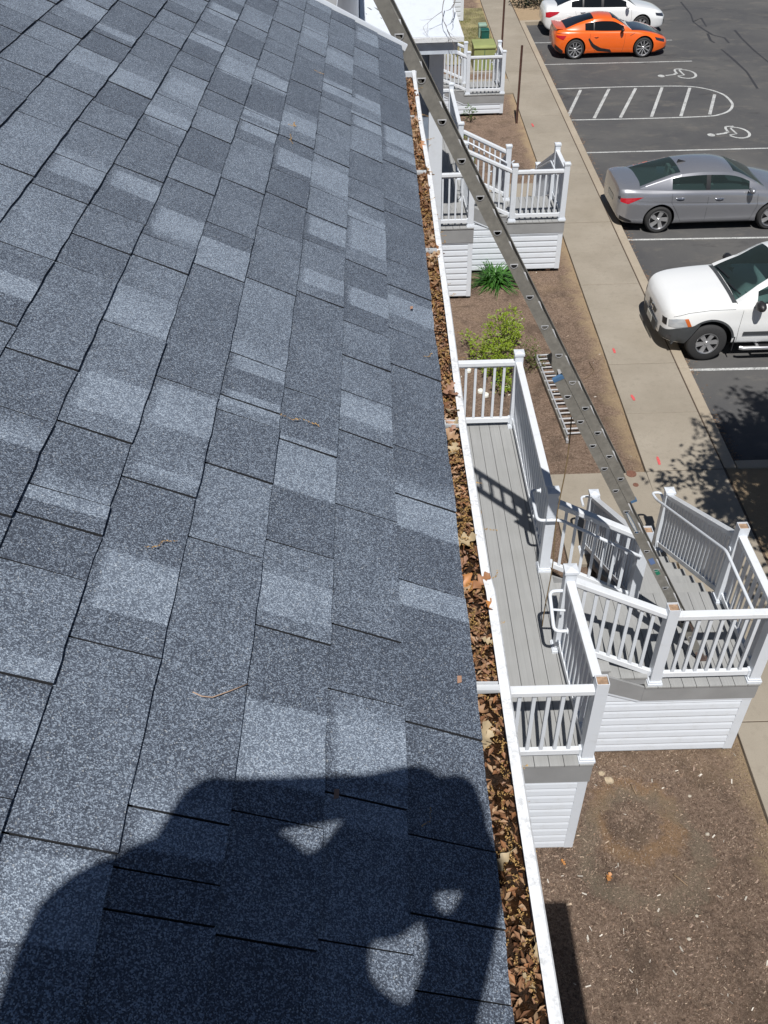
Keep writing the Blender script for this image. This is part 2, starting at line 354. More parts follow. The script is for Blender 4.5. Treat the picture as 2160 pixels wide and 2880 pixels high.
LHALF = ([50,60,25,55,60,40,25,60,70,60,110,90,45,130,70] + [50,40,30,40,40,60,70,40,35,40,25,40,120,60,50,70,25,60,50,40,50,60] + [50,170,130,70,110,80,50] + [130,140,50,60,200,80,100] + [200,150,230,300] + [230,250,100])
light_by = {}
for (px, py), hl in zip(LIGHT, LHALF):
    u, y = roof_px(px, py); h2 = hl*0.434
    y0 = roof_px(px, py + h2)[1]; y1 = roof_px(px, py - h2)[1]
    k = 0 if u < U1 else int((u - U1)/EXPO) + 1
    light_by.setdefault(k, []).append((y0, y1))
rs = random.Random(11)
def tone_at(k, y, base):
    t = base
    for (a, b) in light_by.get(k, []):
        if a <= y <= b: t = max(t, 0.68)
    return t
def make_shingle(k, y0, y1, base, lift):
    gap = min(0.004, 0.0012 + 0.0006*max(0.0, y0)); a, b = y0 + gap, y1 - gap
    cuts = [a, b]
    for (p, q) in light_by.get(k, []):
        for c in (p, q):
            for d in (-0.0025, 0.0025):
                if a + 0.012 < c + d < b - 0.012: cuts.append(c + d)
    nseg = max(2, int((b - a)/0.06)); cuts += [a + (b-a)*i/nseg for i in range(1, nseg)]
    cuts = sorted(set(round(c, 4) for c in cuts))
    ub = butt(k) + (rs.uniform(-0.0015, 0.0015) if k else 0); ut = butt(k+1) + 0.035
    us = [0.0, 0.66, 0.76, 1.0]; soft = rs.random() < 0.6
    V = []; T = []
    nb = 0.0068 + lift*0.8; nt = 0.0012
    def un(y, f):
        w = 0.0012*math.sin(y*41 + k*3.1) + 0.0008*math.sin(y*97 + k)
        return lerp(ub + w, ut, f), lerp(nb, nt, f) + 0.0012*math.sin(y*13 + k*2.2 + f*3)*(1-f)
    for y in cuts:
        for f in us:
            u, n = un(y, f)
            V.append(RP(u, y, n))
            tt = tone_at(k, y, base)
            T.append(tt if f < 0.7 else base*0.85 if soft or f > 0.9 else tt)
    n1 = len(us); ny = len(cuts); F = []
    for i in range(ny-1):
        for j in range(n1-1):
            F.append((i*n1+j, i*n1+j+1, (i+1)*n1+j+1, (i+1)*n1+j))
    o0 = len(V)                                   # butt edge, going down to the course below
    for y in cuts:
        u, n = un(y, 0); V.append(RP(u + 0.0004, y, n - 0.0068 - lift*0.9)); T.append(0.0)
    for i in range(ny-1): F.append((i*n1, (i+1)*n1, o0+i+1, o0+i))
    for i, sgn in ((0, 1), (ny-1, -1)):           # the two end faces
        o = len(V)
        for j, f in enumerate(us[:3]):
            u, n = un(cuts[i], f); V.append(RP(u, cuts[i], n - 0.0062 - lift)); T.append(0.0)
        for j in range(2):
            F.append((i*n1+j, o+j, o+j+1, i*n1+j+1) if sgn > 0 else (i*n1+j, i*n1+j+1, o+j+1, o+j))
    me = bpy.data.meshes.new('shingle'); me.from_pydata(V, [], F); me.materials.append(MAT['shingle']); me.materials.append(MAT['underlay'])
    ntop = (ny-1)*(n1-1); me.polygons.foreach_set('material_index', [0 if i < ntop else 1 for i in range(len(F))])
    at_ = me.attributes.new('tone', 'FLOAT', 'POINT'); at_.data.foreach_set('value', T)
    me.update()
    o = bpy.data.objects.new('shingle', me); col.objects.link(o); rpart(o)
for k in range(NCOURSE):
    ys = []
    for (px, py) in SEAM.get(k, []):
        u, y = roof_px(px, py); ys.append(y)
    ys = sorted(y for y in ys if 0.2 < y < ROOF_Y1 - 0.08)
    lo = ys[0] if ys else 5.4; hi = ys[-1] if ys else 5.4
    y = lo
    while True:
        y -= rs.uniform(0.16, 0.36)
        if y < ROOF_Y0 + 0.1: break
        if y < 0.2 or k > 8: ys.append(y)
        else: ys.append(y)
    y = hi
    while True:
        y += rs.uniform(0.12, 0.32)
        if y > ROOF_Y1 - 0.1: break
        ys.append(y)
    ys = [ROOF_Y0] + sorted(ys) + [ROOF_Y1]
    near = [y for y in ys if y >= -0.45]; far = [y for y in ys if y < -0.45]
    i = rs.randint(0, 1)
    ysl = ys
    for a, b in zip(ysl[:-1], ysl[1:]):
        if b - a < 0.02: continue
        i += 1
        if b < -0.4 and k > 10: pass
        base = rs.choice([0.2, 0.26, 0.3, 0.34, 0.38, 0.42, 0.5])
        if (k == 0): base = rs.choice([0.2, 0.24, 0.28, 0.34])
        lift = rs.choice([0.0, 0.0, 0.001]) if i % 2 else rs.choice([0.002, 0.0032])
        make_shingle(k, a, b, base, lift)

# drip edge, rake trim and fascia
m = MB(); m.prism([(XE-0.02, ROOF_Y0, ZE-0.004), (XE-0.004, ROOF_Y0, ZE-0.008), (XE-0.004, ROOF_Y0, ZE-0.075), (XE-0.02, ROOF_Y0, ZE-0.075)], (0, ROOF_Y1-ROOF_Y0, 0))
bpart(m.build('drip_edge', simple('dark_drip_edge', (0.03, 0.032, 0.036), 0.5)))
m = MB(); m.box(0.055, ROOF_Y0, ZE-0.26, 0.08, ROOF_Y1-0.02, ZE-0.05)
bpart(m.build('fascia', MAT['vinyl']))
m = MB(); n0 = 0.016
m.prism([RP(-0.03, 5.6, -0.012), RP(-0.03, 5.6, 0.022), RP(u9, 5.6, 0.022), RP(u9, 5.6, -0.012)], (0, 0.028, 0))
m.prism([RP(-0.03, 5.628, -0.2), RP(-0.03, 5.628, 0.006), RP(u9, 5.628, 0.006), RP(u9, 5.628, -0.2)], (0, 0.02, 0))
bpart(m.build('rake_trim', MAT['vinyl']))
# white metal clad lower roof beyond the rake
ml = MB()
LO = -0.30
def LP(u, y, n): return RP(u, y, n + LO)
ml.prism([LP(-0.02, 6.05, 0), LP(2.2, 6.05, 0), LP(2.2, 6.05, -0.03), LP(-0.02, 6.05, -0.03)], (0, 0.9, 0))
lower = bpart(ml.build('metal_roof_strip', m_vinyl('white_metal_cladding', (0.56, 0.6, 0.66), 0.5, 0.4)))
m = MB(); m.prism([LP(-0.05, 6.0, -0.05), LP(2.2, 6.0, -0.05), LP(2.2, 6.0, 0.03), LP(-0.05, 6.0, 0.03)], (0, 0.045, 0))
o = m.build('edge_trim', simple('grey_metal_edge', (0.42, 0.44, 0.47), 0.4)); o.parent = lower; o.matrix_parent_inverse = Matrix()
m = MB(); m.prism([LP(-0.06, 6.9, -0.12), LP(2.2, 6.9, -0.12), LP(2.2, 6.9, 0.05), LP(-0.06, 6.9, 0.05)], (0, 0.06, 0))
o = m.build('edge_trim', MAT['vinyl']); o.parent = lower
for (px, py, s) in ((1040, 25, 0.028), (1062, 27, 0.034), (1072, 52, 0.012), (1030, 40, 0.009), (1082, 47, 0.01), (1068, 38, 0.009)):
    d = ray(px, py); pl = LP(0, 6, 0); nn = Vector((SA, 0, CA)); t = (pl - Vector((0, 0, H))).dot(nn)/d.dot(nn); p = Vector((0, 0, H)) + d*t
    m = MB(); ring = []
    for q in range(9):
        th = q*2*math.pi/9; rr = s*random.uniform(0.6, 1.15)
        e1 = Vector((CA, 0, -SA)); e2 = Vector((0, 1, 0)); ring.append(p + e1*math.cos(th)*rr + e2*math.sin(th)*rr + nn*0.001)
    m.add(ring + [p + nn*0.006], [(i, (i+1) % 9, 9) for i in range(9)])
    o = m.build('lichen_patch', simple('grey_lichen', (0.16, 0.17, 0.16), 0.95, 0.4, 90)); o.parent = lower

# the gutter
GX0, GX1 = 0.082, 0.222
GZ = ZE - 0.028
gy = [ROOF_Y0 + 0.0, -1.2, -0.2, 0.35, 0.8, 1.3, 1.35, 1.9, 2.5, 3.1, 3.7, 4.3, 4.9, 5.22]
def gx(y):                                          # the lip wavers a little
    return GX1 + 0.0035*math.sin(y*2.1+0.6) + 0.002*math.sin(y*5.3) + (0.003 if y < 1.33 else -0.002)
prof = [(0.0, 0.0), (0.0, -0.1), (0.02, -0.115), (0.075, -0.115), (0.1, -0.075), (0.122, -0.045), (0.124, -0.012)]
m = MB(); rows = []
for y in gy:
    ox = gx(y) - GX1
    ring = [(GX0 + x + (ox if x > 0.08 else 0), y, GZ + z) for x, z in prof]
    X = gx(y)
    ring += [(X - 0.021, y, GZ - 0.004), (X - 0.021, y, GZ), (X - 0.003, y, GZ + 0.001), (X, y, GZ - 0.003), (X, y, GZ - 0.02), (X - 0.006, y, GZ - 0.024),
             (X - 0.012, y, GZ - 0.05), (X - 0.03, y, GZ - 0.085), (X - 0.055, y, GZ - 0.122), (GX0 + 0.01, y, GZ - 0.122), (GX0 - 0.003, y, GZ - 0.105), (GX0 - 0.003, y, GZ)]
    rows.append(ring)
nr = len(rows[0])
vs = [p for r in rows for p in r]
fs = [(i*nr+k, i*nr+(k+1) % nr, (i+1)*nr+(k+1) % nr, (i+1)*nr+k) for i in range(len(rows)-1) for k in range(nr)]
m.add(vs, fs); 
gutter = bpart(m.build('gutter', MAT['gutter'], smooth=True, sharp=35))
m = MB(); m.box(GX0-0.004, 5.2, GZ-0.13, GX1, 5.225, GZ-0.004)
o = m.build('gutter_end_cap', MAT['vinyl']); o.parent = gutter
for (px, py) in ((1252, 1196), (1352, 1938), (1222, 708), (1196, 487), (1172, 332)):
    p = at(px, py, GZ - 0.006); y = p.y
    m = MB()
    y2 = y + 0.012
    m.prism([(GX0, y-0.009, GZ+0.0), (gx(y)-0.02, y-0.009, GZ-0.004), (gx(y)-0.02, y-0.009, GZ-0.008), (GX0, y-0.009, GZ-0.01)], (0, 0.018, 0))
    m.bar((GX0, y-0.009, GZ+0.003), (gx(y)-0.022, y-0.009, GZ-0.001), 0.003, 0.008)
    m.bar((GX0, y+0.009, GZ+0.003), (gx(y)-0.022, y+0.009, GZ-0.001), 0.003, 0.008)
    o = m.build('gutter_hanger', simple('grey_white_hanger', (0.5, 0.52, 0.54), 0.4)); o.parent = gutter

# walls of the block, and the canopy roofs: one over an entrance, one unseen, added for its shadow
wallm = MAT['vinyl']
m = MB(); m.box(-6.0, -9.0, 0.0, -0.28, 44.0, ZE-0.32); wall = bpart(m.build('wall', MAT['fascia']))
m = MB()
for zz in range(0, 60):
    z0 = 0.3 + zz*0.125
    m.prism([(-0.278, -9, z0), (-0.262, -9, z0), (-0.274, -9, z0+0.124), (-0.278, -9, z0+0.124)], (0, 53.0, 0))
o = m.build('siding', MAT['vinyl']); o.parent = wall; tag(o, kind='stuff')
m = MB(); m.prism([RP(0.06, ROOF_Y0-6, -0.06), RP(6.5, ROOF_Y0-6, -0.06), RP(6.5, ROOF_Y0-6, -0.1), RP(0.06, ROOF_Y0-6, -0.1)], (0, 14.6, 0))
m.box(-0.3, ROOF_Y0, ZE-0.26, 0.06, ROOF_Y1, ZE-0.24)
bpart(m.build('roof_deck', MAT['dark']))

def canopy(y0, y1, zt, xr, depthname, hip):
    m = MB(); xl = -0.25
    h = 0.42; yb = y0 + 1.15
    A = [(xl, y0, zt), (xr, y0, zt), (xr, y1, zt), (xl, y1, zt)]
    if hip:
        T = [(xl, yb, zt+h), (xr-0.10, yb, zt+h), (xr-0.10, y1, zt+h), (xl, y1, zt+h)]
    else:
        T = [(xl, y0+0.1, zt+0.1), (xr-0.1, y0+0.1, zt+0.1), (xr-0.1, y1-0.1, zt+0.1), (xl, y1-0.1, zt+0.1)]
    m.add(A + T, [(0,1,5,4),(1,2,6,5),(2,3,7,6),(3,0,4,7),(4,5,6,7),(3,2,1,0)])
    c = bpart(m.build('canopy_roof', bpy.data.materials['white_metal_cladding']))
    m = MB(); m.box(xl, y0-0.05, zt-0.075, xr+0.05, y0+0.03, zt-0.003); m.box(xr-0.03, y0+0.03, zt-0.075, xr+0.05, y1, zt-0.003)
    o = m.build('canopy_gutter', MAT['gutter']); o.parent = c
    m = MB(); m.box(xl, y0+0.035, zt-0.28, xr-0.05, y1-0.03, zt-0.08)
    o = m.build('canopy_fascia', simple('pale_blue_grey_fascia', (0.5, 0.55, 0.62), 0.5)); o.parent = c
    return c
ca1 = canopy(16.6, 19.5, 5.42, 1.47, 'a', True)
ca_unseen = canopy(-4.2, 1.08, 5.5, 1.44, 'b', False)  # unseen roof behind the camera, added to cast the shadow on the bed
# bare vine twigs lying on the canopy roof
m = MB(); rt = random.Random(3)
def twig(m, p, d, ln, r, depth):
    pts = [p]; q = Vector(p); dd = Vector(d)
    for i in range(4):
        dd = (dd + Vector((rt.uniform(-.3,.3), rt.uniform(-.1,.1), rt.uniform(-.15,.15)))).normalized(); q = q + dd*ln/4; pts.append(q.copy())
        if depth and i > 0: twig(m, q.copy(), (dd + Vector((rt.uniform(-1,1), rt.uniform(-.3,.3), rt.uniform(-.3,.2)))).normalized(), ln*0.55, r*0.6, depth-1)
    m.tube(pts, [r*(1-i*0.18) for i in range(5)], 5)
twig(m, Vector((1.22, 17.15, 5.9)), Vector((-0.05, -0.94, -0.28)), 0.75, 0.009, 2)
twig(m, Vector((1.4, 17.1, 5.9)), Vector((-0.3, -0.9, -0.3)), 0.35, 0.012, 1)
tag(m.build('vine_twig', simple('grey_twig', (0.14, 0.12, 0.11), 0.9)), 'bare grey vine twig lying on white metal canopy roof', 'twig')
# entrance corner column
m = MB(); m.box(0.97, 17.3, 1.2, 1.235, 17.5, 5.25); column = bpart(m.build('corner_column', MAT['vinyl'], bevel=0.006))
m = MB(); m.box(-0.27, 17.36, 0.1, 0.965, 17.6, 5.25); bpart(m.build('entrance_wall', simple('slate_blue_siding', (0.2, 0.24, 0.3), 0.6)))
# ================================================================== entrance porches
PG = 0.08                       # soil level
def post(par, x, y, z, h=1.2, cap='cap', w=0.114):
    m = MB(); a = w/2
    if cap == 'open':
        t = 0.006
        for (x0, y0, x1, y1) in ((x-a, y-a, x+a, y-a+t), (x-a, y+a-t, x+a, y+a), (x-a, y-a+t, x-a+t, y+a-t), (x+a-t, y-a+t, x+a, y+a-t)):
            m.box(x0, y0, z, x1, y1, z+h)
        p = kid(m.build('post', MAT['vinyl']), par)
        c = MB(); c.box(x-a+t+.001, y-a+t+.001, z+0.02, x+a-t-.001, y+a-t-.001, z+h-0.022)
        o = c.build('post_core', MAT['wood']); o.parent = p
    else:
        m.box(x-a, y-a, z, x+a, y+a, z+h); p = kid(m.build('post', MAT['vinyl'], bevel=0.005), par)
        c = MB(); e = a + 0.012
        c.box(x-e, y-e, z+h-0.01, x+e, y+e, z+h+0.022)
        c.add([(x-e, y-e, z+h+.0225), (x+e, y-e, z+h+.0225), (x+e, y+e, z+h+.0225), (x-e, y+e, z+h+.0225), (x, y, z+h+0.045)], [(0,1,4),(1,2,4),(2,3,4),(3,0,4)])
        o = c.build('post_cap', MAT['vinyl']); o.parent = p
    s = MB(); e = a + 0.024
    s.box(x-e, y-e, z, x+e, y+e, z+0.028); e = a + 0.014; s.box(x-e, y-e, z+0.028, x+e, y+e, z+0.05)
    o = s.build('post_base', MAT['vinyl']); o.parent = p
    return p
BAL = None
def run(par, p, q, zp, zq, h=1.09, sp=0.128, bal=0.034):
    # one panel of railing from post centre p to post centre q; zp, zq are the walking levels
    p = Vector((p[0], p[1], 0)); q = Vector((q[0], q[1], 0)); d = q - p; L = d.length; d.normalize()
    a = p + d*0.05; b = q - d*0.05
    za, zb = lerp(zp, zq, 0.05/L), lerp(zq, zp, 0.05/L)
    m = MB()
    def up(v, z): return Vector((v.x, v.y, z))
    slope = abs(zq - zp)/L
    bh = 0.05
    m.vbar(up(a, za+h-0.03), up(b, zb+h-0.03), 0.088, 0.06)
    m.vbar(up(a, za+h-0.072), up(b, zb+h-0.072), 0.05, 0.03)
    r = kid(m.build('railing', MAT['rail'], bevel=0.006), par)
    m = MB(); m.vbar(up(a, za+0.115), up(b, zb+0.115), 0.05, 0.075); o = m.build('bottom_rail', MAT['rail'], bevel=0.005); o.parent = r
    n = max(2, int(round((L - 0.11)/sp)) - 1)
    for i in range(1, n+1):
        t = i/(n+1); c = p.lerp(q, 0.055/L + t*(1 - 0.11/L)); z = lerp(zp, zq, (c - p).length/L)
        k = MB(); s = bal/2
        k.box(-s, -s, z+0.12, s, s, z+h-0.07)
        o = k.build('baluster', MAT['vinyl']); o.parent = r
        ang = math.atan2(d.y, d.x); o.location = (c.x, c.y, 0); o.rotation_euler = (0, 0, ang)
    for (v, z, dr) in ((a, za, d), (b, zb, -d)):
        k = MB(); e = v + dr*0.016
        k.bar(up(v + dr*0.004, z+0.115), up(v + dr*0.03, z+0.115 + (zq-zp)/L*0.026*(1 if dr is d else -1)), 0.062, 0.092)
        o = k.build('rail_bracket', MAT['vinyl']); o.parent = r
    return r
def pipe(par, pts, r=0.019):
    # round the corners a little
    P = [Vector(p) for p in pts]; out = [P[0]]
    for i in range(1, len(P)-1):
        a, b, c = P[i-1], P[i], P[i+1]; k = min(0.07, (a-b).length*0.45, (c-b).length*0.45)
        s = b + (a-b).normalized()*k; e = b + (c-b).normalized()*k
        for t in (0, .25, .5, .75, 1): out.append((s*(1-t) + b*t)*(1-t) + (b*(1-t) + e*t)*t)
    out.append(P[-1])
    m = MB(); m.tube(out, r, 10)
    return kid(m.build('handrail', MAT['vinyl'], smooth=True, sharp=50), par)
def flange(h, p, axis):
    m = MB(); n = Vector(axis); m.tube([Vector(p), Vector(p) + n*0.012], 0.034, 12); o = m.build('handrail_flange', MAT['vinyl']); o.parent = h
def siding(par, A, B, z0, z1, nrm, expo=0.132, clip=None, top=True):
    # lapped boards on a vertical face from A to B (xy), boards proud along nrm
    A = Vector((A[0], A[1], 0)); B = Vector((B[0], B[1], 0)); nv = Vector((nrm[0], nrm[1], 0))
    m = MB(); m.add([A + Vector((0,0,z0)), B + Vector((0,0,z0)), B + Vector((0,0,z1)), A + Vector((0,0,z1))], [(0,1,2,3)])
    if clip:
        m = MB(); x1 = clip(z0); x2 = clip(z1); m.add([(A.x, A.y, z0), (x1, A.y, z0), (x2, A.y, z1), (A.x, A.y, z1)], [(0,1,2,3)])
    s = kid(m.build('skirt', MAT['dark'], fixn=False), par)
    z = z0; k = 0
    while z < z1 - 0.02:
        zt = min(z + expo, z1); mb = MB()
        if clip: B1 = Vector((clip(z), A.y, 0)); B2 = Vector((clip(zt), A.y, 0))
        else: B1 = B2 = B
        prof = ((0.0, 0.021), (0.12, 0.024), (0.62, 0.018), (0.8, 0.012), (0.9, 0.006), (1.0, 0.004)); v = [A + Vector((0,0,z)) + nv*0.002, B1 + Vector((0,0,z)) + nv*0.002]
        for (f, k_) in prof: v += [A + nv*k_ + Vector((0,0,lerp(z, zt+.002, f))), B1.lerp(B2, f) + nv*k_ + Vector((0,0,lerp(z, zt+.002, f)))]
        mb.add(v, [(2*q, 2*q+1, 2*q+3, 2*q+2) for q in range(len(prof))])
        o = mb.build('siding_board', MAT['vinyl']); o.parent = s
        z += expo; k += 1
    return s
def boards_y(par, name, x0, x1, y0, y1, z, w=0.14, th=0.026):
    m = MB(); m.box(x0+0.03, y0+0.04, z-0.14, x1-0.03, y1-0.04, z-th-0.004); s = kid(m.build(name, MAT['dark']), par)
    n = int(round((x1-x0)/w)); w = (x1-x0)/n
    for i in range(n):
        k = MB(); k.box(0, 0, 0, w-0.005, y1-y0, th); o = k.build('deck_board', MAT['deck'], bevel=0.002); o.parent = s; o.location = (x0+i*w+0.0025, y0, z-th)
    return s
def porch(dy, zd, zl, zg, label, caps):
    P = empty('entrance_porch', (1.0, 7.0+dy, PG)); tag(P, label, 'porch', 'entrance porches along the building')
    Y = lambda y: y + dy
    XO = 1.92
    # upper deck
    boards_y(P, 'deck', -0.24, XO, Y(4.735), Y(10.45), zd)
    m = MB(); m.box(-0.24, Y(4.75), zd-0.32, XO-0.005, Y(4.775), zd-0.03)
    m.box(XO-0.03, Y(4.776), zd-0.32, XO-0.006, Y(10.44), zd-0.03); m.box(-0.24, Y(10.415), zd-0.32, XO-0.031, Y(10.44), zd-0.03)
    kid(m.build('fascia_board', MAT['fascia']), P)
    zf = zd - 0.32
    m = MB(); m.box(-0.24, Y(4.762), zf-0.028, XO-0.02, Y(4.785), zf-0.001); kid(m.build('skirt_trim', MAT['vinyl']), P)
    siding(P, (-0.24, Y(4.79)), (XO-0.11, Y(4.79)), zg, zf-0.028, (0, -1))
    siding(P, (XO-0.03, Y(4.88)), (XO-0.03, Y(6.0)), zg, zf, (1, 0)); siding(P, (XO-0.03, Y(7.36)), (XO-0.03, Y(10.4)), zg, zf, (1, 0))
    siding(P, (XO-0.05, Y(10.41)), (-0.24, Y(10.41)), zg, zf, (0, 1))
    m = MB(); m.box(XO-0.11, Y(4.768), zg-0.01, XO-0.012, Y(4.88), zf-0.001); kid(m.build('corner_trim', MAT['vinyl'], bevel=0.004), P)
    m = MB(); m.box(XO-0.27, Y(4.84), PG-0.05, XO-0.17, Y(4.94), zg+0.05); kid(m.build('support_post', MAT['wood']), P)
    # first flight: down to the landing, towards the car park
    XL = 2.76; ya, yb = Y(5.94), Y(7.32)
    nst = max(2, int(round((zd - zl)/0.14))); rise = (zd - zl)/nst; run_ = (XL - XO)/(nst - 1) if nst > 1 else XL - XO
    m = MB()
    for i in range(1, nst): m.box(XO+(i-1)*run_-0.004, ya+0.03, zd-(i+1)*rise, XO+i*run_, yb-0.03, zd-i*rise-0.028)
    st = kid(m.build('steps', MAT['fascia']), P)
    for i in range(1, nst):
        w2 = (run_ + 0.02)/3
        for j in range(3):
            k = MB(); k.box(0, 0, 0, w2-0.005, yb-ya-0.04, 0.026); o = k.build('tread', MAT['deck']); o.parent = st
            o.location = (XO+(i-1)*run_+j*w2, ya+0.02, zd-i*rise-0.026)
    for yy in (ya, yb-0.025):
        m = MB(); m.prism([(XO+0.002, yy, zd-0.31), (XO+0.002, yy, zd-0.02), (XL, yy, zl-0.02), (XL, yy, zl-0.26)], (0, 0.025, 0)); kid(m.build('stringer', MAT['fascia']), P)
    zs = lambda x: lerp(zd-0.31, zl-0.26, (x-XO)/(XL-XO))
    m = MB(); m.prism([(XO+0.002, ya+0.002, zd-0.345), (XO+0.002, ya+0.002, zd-0.311), (XL-0.03, ya+0.002, zs(XL-0.03)-0.001), (XL-0.03, ya+0.002, zs(XL-0.03)-0.035)], (0, 0.02, 0)); kid(m.build('skirt_trim', MAT['vinyl']), P)
    # landing
    XR = 4.03; y0, y1 = Y(5.925), Y(7.33)
    boards_y(P, 'landing', XL+0.002, XR, y0, y1, zl)
    m = MB(); m.box(XL+0.002, Y(5.94), zl-0.26, XR-0.006, Y(5.965), zl-0.03); m.box(XR-0.03, Y(5.966), zl-0.26, XR-0.006, y1-0.01, zl-0.03); m.box(XL+0.002, y1-0.03, zl-0.26, XR-0.031, y1-0.008, zl-0.03)
    kid(m.build('fascia_board', MAT['fascia']), P)
    zb = zl - 0.26
    m = MB(); m.box(XL-0.03, Y(5.948), zb-0.03, XR-0.02, Y(5.975), zb-0.001); kid(m.build('skirt_trim', MAT['vinyl']), P)
    yf = Y(5.98)
    siding(P, (XO-0.02, yf), (XR-0.12, yf), zg, zb-0.03, (0, -1))
    def clip(z): return min(XL-0.03, max(XO+0.01, XO + (zd-0.345-z)/((zd-0.345)-(zl-0.295))*(XL-XO)))
    if zd-0.345 > zb: siding(P, (XO-0.02, yf), (XL, yf), zb-0.03, zd-0.345, (0, -1), clip=clip)
    siding(P, (XR-0.03, Y(6.08)), (XR-0.03, y1-0.02), zg, zb, (1, 0))
    m = MB(); m.box(XR-0.12, Y(5.958), zg-0.01, XR-0.014, Y(6.075), zb-0.001); kid(m.build('corner_trim', MAT['vinyl'], bevel=0.004), P)
    m = MB(); m.box(XR-0.3, Y(6.02), PG-0.05, XR-0.2, Y(6.12), zg+0.05); kid(m.build('support_post', MAT['wood']), P)
    # second flight: down to the path, along the building
    ze = 0.15; n2 = max(2, int(round((zl - ze)/0.178))); r2 = (zl - ze)/n2; t2 = 0.3; xa, xb = 2.93, 3.92
    m = MB()
    for i in range(1, n2): m.box(xa+0.03, y1+(i-1)*t2, max(PG, zl-(i+1)*r2-0.02), xb-0.03, y1+(i-1)*t2+0.02, zl-i*r2-0.028)
    m.box(xa+0.03, y1-0.006, zl-r2, xb-0.03, y1+0.0, zl-0.03)
    st = kid(m.build('steps', MAT['fascia']), P)
    for i in range(1, n2):
        for j in range(2):
            k = MB(); k.box(0, 0, 0, xb-xa, t2/2+0.008, 0.028); o = k.build('tread', MAT['deck']); o.parent = st; o.location = (xa, y1+(i-1)*t2+j*(t2/2+0.012), zl-i*r2-0.028)
    yend = y1 + (n2-1)*t2
    for xx in (xa-0.0, xb-0.04):
        m = MB(); m.prism([(xx, y1+0.001, zl-0.3), (xx, y1+0.001, zl-r2-0.03), (xx, yend, ze+0.02-0.0), (xx, yend, PG)], (0.04, 0, 0)); kid(m.build('stringer', MAT['fascia']), P)
    # posts
    yH = max(Y(9.38) if n2 > 5 else yend + 0.22, yend+0.2)
    A, B, C, FP = (1.83, Y(7.42)), (1.81, Y(6.2)), (1.85, Y(4.83)), (1.83, Y(10.32))
    D, E, F, G = (2.88, Y(7.18)), (2.87, Y(6.02)), (3.96, Y(6.02)), (3.955, Y(7.2))
    Hh, I = (3.95, yH), (2.89, yH)
    W1, W2 = (-0.24, Y(4.83)), (-0.24, Y(10.32))
    for n, q, z in (('A', A, zd), ('B', B, zd), ('C', C, zd), ('P', FP, zd), ('D', D, zl), ('E', E, zl), ('F', F, zl), ('G', G, zl), ('H', Hh, 0.14), ('I', I, 0.14)):
        post(P, q[0], q[1], z, 1.2 if n in 'ABCPDEFG' else 1.12, 'open' if n in caps else 'cap')
    run(P, W1, C, zd, zd); run(P, C, B, zd, zd); run(P, A, FP, zd, zd); run(P, FP, W2, zd, zd)
    run(P, B, E, zd, zl); run(P, A, D, zd, zl); run(P, E, F, zl, zl); run(P, F, G, zl, zl)
    run(P, G, Hh, zl, 0.16, 1.05, 0.105); run(P, D, I, zl, 0.16, 1.05, 0.105)
    # handrails
    hz = 0.86
    h = pipe(P, [(A[0]-0.06, A[1]+0.42, zd+hz), (A[0]-0.16, A[1]+0.42, zd+hz), (A[0]-0.16, A[1]-0.1, zd+hz), (A[0]+0.1, A[1]-0.1, zd+hz), (D[0]-0.12, D[1]-0.1, zl+hz+0.06), (D[0]-0.04, D[1]-0.08, zl+hz+0.0)])
    flange(h, (A[0]-0.06, A[1]+0.42, zd+hz), (1, 0, 0)); flange(h, (A[0], A[1]-0.07, zd+hz-0.03), (0, -1, 0))
    h = pipe(P, [(B[0]-0.05, B[1]-0.02, zd+hz+0.06), (B[0]-0.19, B[1]-0.02, zd+hz+0.06), (B[0]-0.19, B[1]-0.42, zd+hz-0.1), (B[0]-0.05, B[1]-0.42, zd+hz-0.1)])
    flange(h, (B[0]-0.055, B[1]-0.42, zd+hz-0.1), (-1, 0, 0))
    pipe(P, [(B[0]-0.19, B[1]-0.2, zd+hz-0.02), (B[0]-0.05, B[1]-0.2, zd+hz-0.04)], 0.013)
    gx_ = G[0]-0.13
    h = pipe(P, [(F[0]-0.13, F[1]+0.1, zl+hz), (gx_, G[1]-0.05, zl+hz), (gx_, Hh[1]+0.08, 0.16+hz+0.02), (gx_-0.02, Hh[1]+0.26, 0.16+hz-0.0), (Hh[0]-0.02, Hh[1]+0.26, 0.16+hz), (Hh[0]-0.02, Hh[1]+0.05, 0.16+hz)])
    flange(h, (G[0]-0.06, G[1]+0.02, zl+hz-0.04), (-1, 0, 0)); flange(h, (Hh[0]-0.06, Hh[1], 0.16+hz), (-1, 0, 0))
    ix = I[0]+0.13
    h = pipe(P, [(ix-0.06, D[1]-0.05, zl+hz), (ix, D[1]+0.05, zl+hz), (ix, I[1]+0.08, 0.16+hz+0.02), (ix, I[1]+0.22, 0.16+hz), (I[0]-0.12, I[1]+0.22, 0.16+hz), (I[0]-0.12, I[1]+0.02, 0.16+hz)])
    flange(h, (I[0]+0.06, I[1], 0.16+hz), (1, 0, 0))
    return P
porch1 = porch(0.0, 1.788, 1.396, 0.13, 'white railed grey deck porch on which the extension ladder stands', 'CEGDF')
porch2 = porch(12.58, 1.70, 1.27, 0.16, 'white railed grey deck porch behind the daylily clump and white corner column', '')
porch3 = porch(23.5, 1.13, 0.74, 0.16, 'low white railed porch in front of the green transformer box', '')
